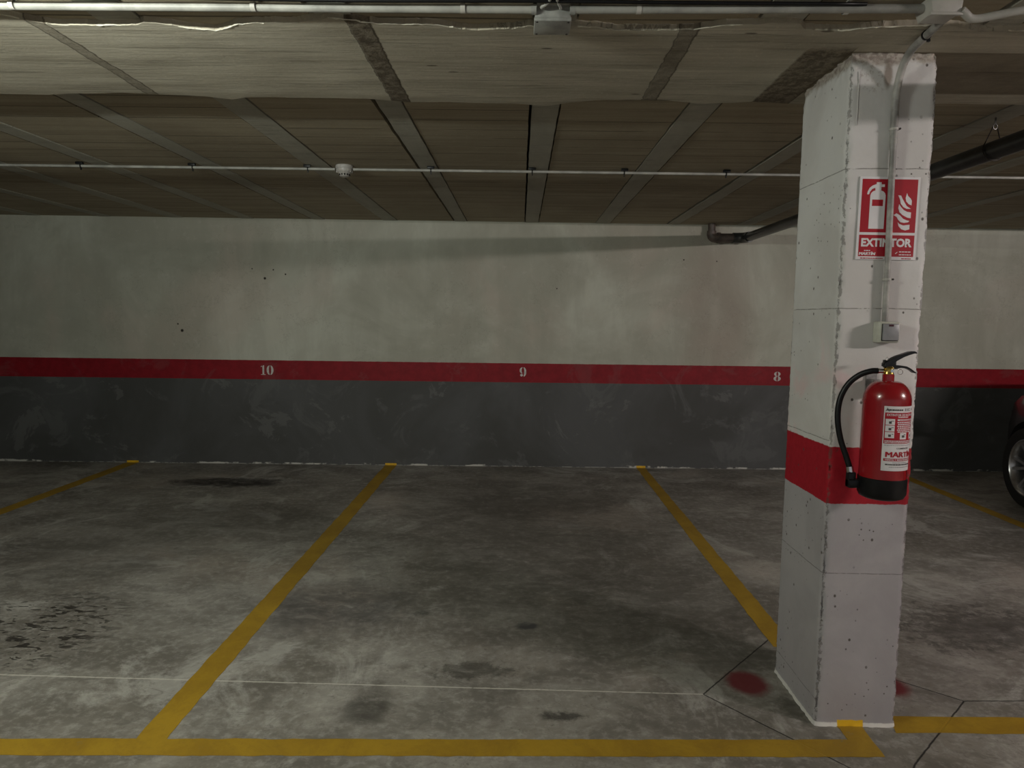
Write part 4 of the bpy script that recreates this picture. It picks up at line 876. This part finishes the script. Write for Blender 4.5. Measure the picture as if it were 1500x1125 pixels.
for (y, z, w_) in ((-3.02, 1.37, .66), (-2.7, 1.455, .665), (-1.9, 1.495, .675), (-1.2, 1.485, .665), (-0.72, 1.37, .67)):
    rg.append([bm.verts.new(q) for q in ((-w_ - .02, y, z - .06), (-w_ + .04, y, z + .005), (-w_ * .5, y, z + .03), (0, y, z + .036), (w_ * .5, y, z + .03), (w_ - .04, y, z + .005), (w_ + .02, y, z - .06))])
for a, b in zip(rg, rg[1:]):
    for i in range(6): bm.faces.new((a[i], a[i + 1], b[i + 1], b[i]))
for s in (-1, 1):
    for (ya, za, xa, yb, zb_, xb) in ((-0.70, 1.36, .69, -0.14, .97, .85), (-1.75, 1.47, .69, -1.75, .97, .90), (-3.0, 1.36, .68, -3.22, 1.0, .83)):
        tube(bm, [(s * xa, ya, za), (s * xb, yb, zb_)], 0.028, 8)
link('roof', bm, M_car, T, True, 40)
# wheel
def wheel(px, py, s):
    bm = bmesh.new(); lathe(bm, [(0.235, -0.10), (0.30, -0.108), (0.325, -0.098), (0.335, -0.07), (0.337, 0.0), (0.335, 0.07), (0.325, 0.098), (0.30, 0.108), (0.235, 0.10)], 48, axis='X', closed=True)
    o = link('tyre', bm, M_tyre, T, True, 40); o.location = (px, py, 0.337)
    bm = bmesh.new(); lathe(bm, [(0.236, -0.095), (0.240, -0.085), (0.238, 0.085), (0.236, 0.102), (0.226, 0.104), (0.216, 0.092), (0.205, 0.03), (0.20, -0.09)], 48, axis='X', closed=True)
    for i in range(10):          # ten slim spokes in V pairs
        a = (i // 2) * 2 * PI / 5 + (0.12 if i % 2 else -0.12) + PI * 0.5; t = bmesh.new()
        pts = [(0.066, 0.045, 0.020), (0.070, 0.13, 0.014), (0.084, 0.222, 0.017)]; pr = None
        for (dx, rr, hw) in pts:
            r = [t.verts.new(q) for q in ((dx - 0.03, -hw, rr), (dx, -hw * 0.75, rr), (dx, hw * 0.75, rr), (dx - 0.03, hw, rr))]
            if pr:
                for j in range(4): t.faces.new((pr[j], pr[(j + 1) % 4], r[(j + 1) % 4], r[j]))
            pr = r
        bmesh.ops.recalc_face_normals(t, faces=t.faces); merge(bm, t, Matrix.Rotation(a + (0.10 if i % 2 else -0.10), 4, 'X'))
    lathe(bm, [(0, 0.085), (0.026, 0.084), (0.030, 0.078), (0.058, 0.070), (0.064, 0.05), (0.064, -0.04), (0, -0.04)], 24, axis='X')
    r_ = link('rim', bm, M_alloy, T, True, 35); r_.location = (px, py, 0.337); r_.rotation_euler = (0, 0, PI if s < 0 else 0)
    bm = bmesh.new(); lathe(bm, [(0, -0.02), (0.15, -0.02), (0.15, 0.0), (0, 0.0)], 32, axis='X'); d = link('brake_disc', bm, M_steel, T, True, 40); d.location = (px, py, 0.337)
for hy in (0, -2.62):
    for s in (-1, 1): wheel(s * 0.805, hy, s)
for s in (-1, 1):
    bm = bmesh.new()
    t = bmesh.new(); bmesh.ops.create_uvsphere(t, u_segments=20, v_segments=12, radius=1); merge(bm, t, Matrix.Translation((s * 0.585, 0.585, 0.735)) @ Matrix.Rotation(s * 0.75, 4, 'Z') @ Matrix.Diagonal((0.10, 0.22, 0.058, 1)))
    link('headlamp', bm, M_lens, T, True)
    bm = bmesh.new(); box(bm, s * 0.78 - 0.07, s * 0.78 + 0.07, -3.42, -3.22, 0.80, 0.96, 0.02); link('tail_lamp', bm, M_taillens, T, True, 40)
    bm = bmesh.new(); t = bmesh.new(); bmesh.ops.create_uvsphere(t, u_segments=16, v_segments=10, radius=1); merge(bm, t, Matrix.Translation((s * 1.0, -0.55, 1.03)) @ Matrix.Diagonal((0.10, 0.06, 0.07, 1)))
    tube(bm, [(s * 0.86, -0.55, 0.97), (s * 0.96, -0.55, 1.01)], 0.02, 8); link('wing_mirror', bm, M_car, T, True)
    for yy in (-1.05, -2.05):
        bm = bmesh.new(); box(bm, s * 0.925 - 0.012, s * 0.925 + 0.012, yy - 0.09, yy + 0.09, 0.80, 0.825, 0.005); link('door_handle', bm, M_chrome, T, True, 40)
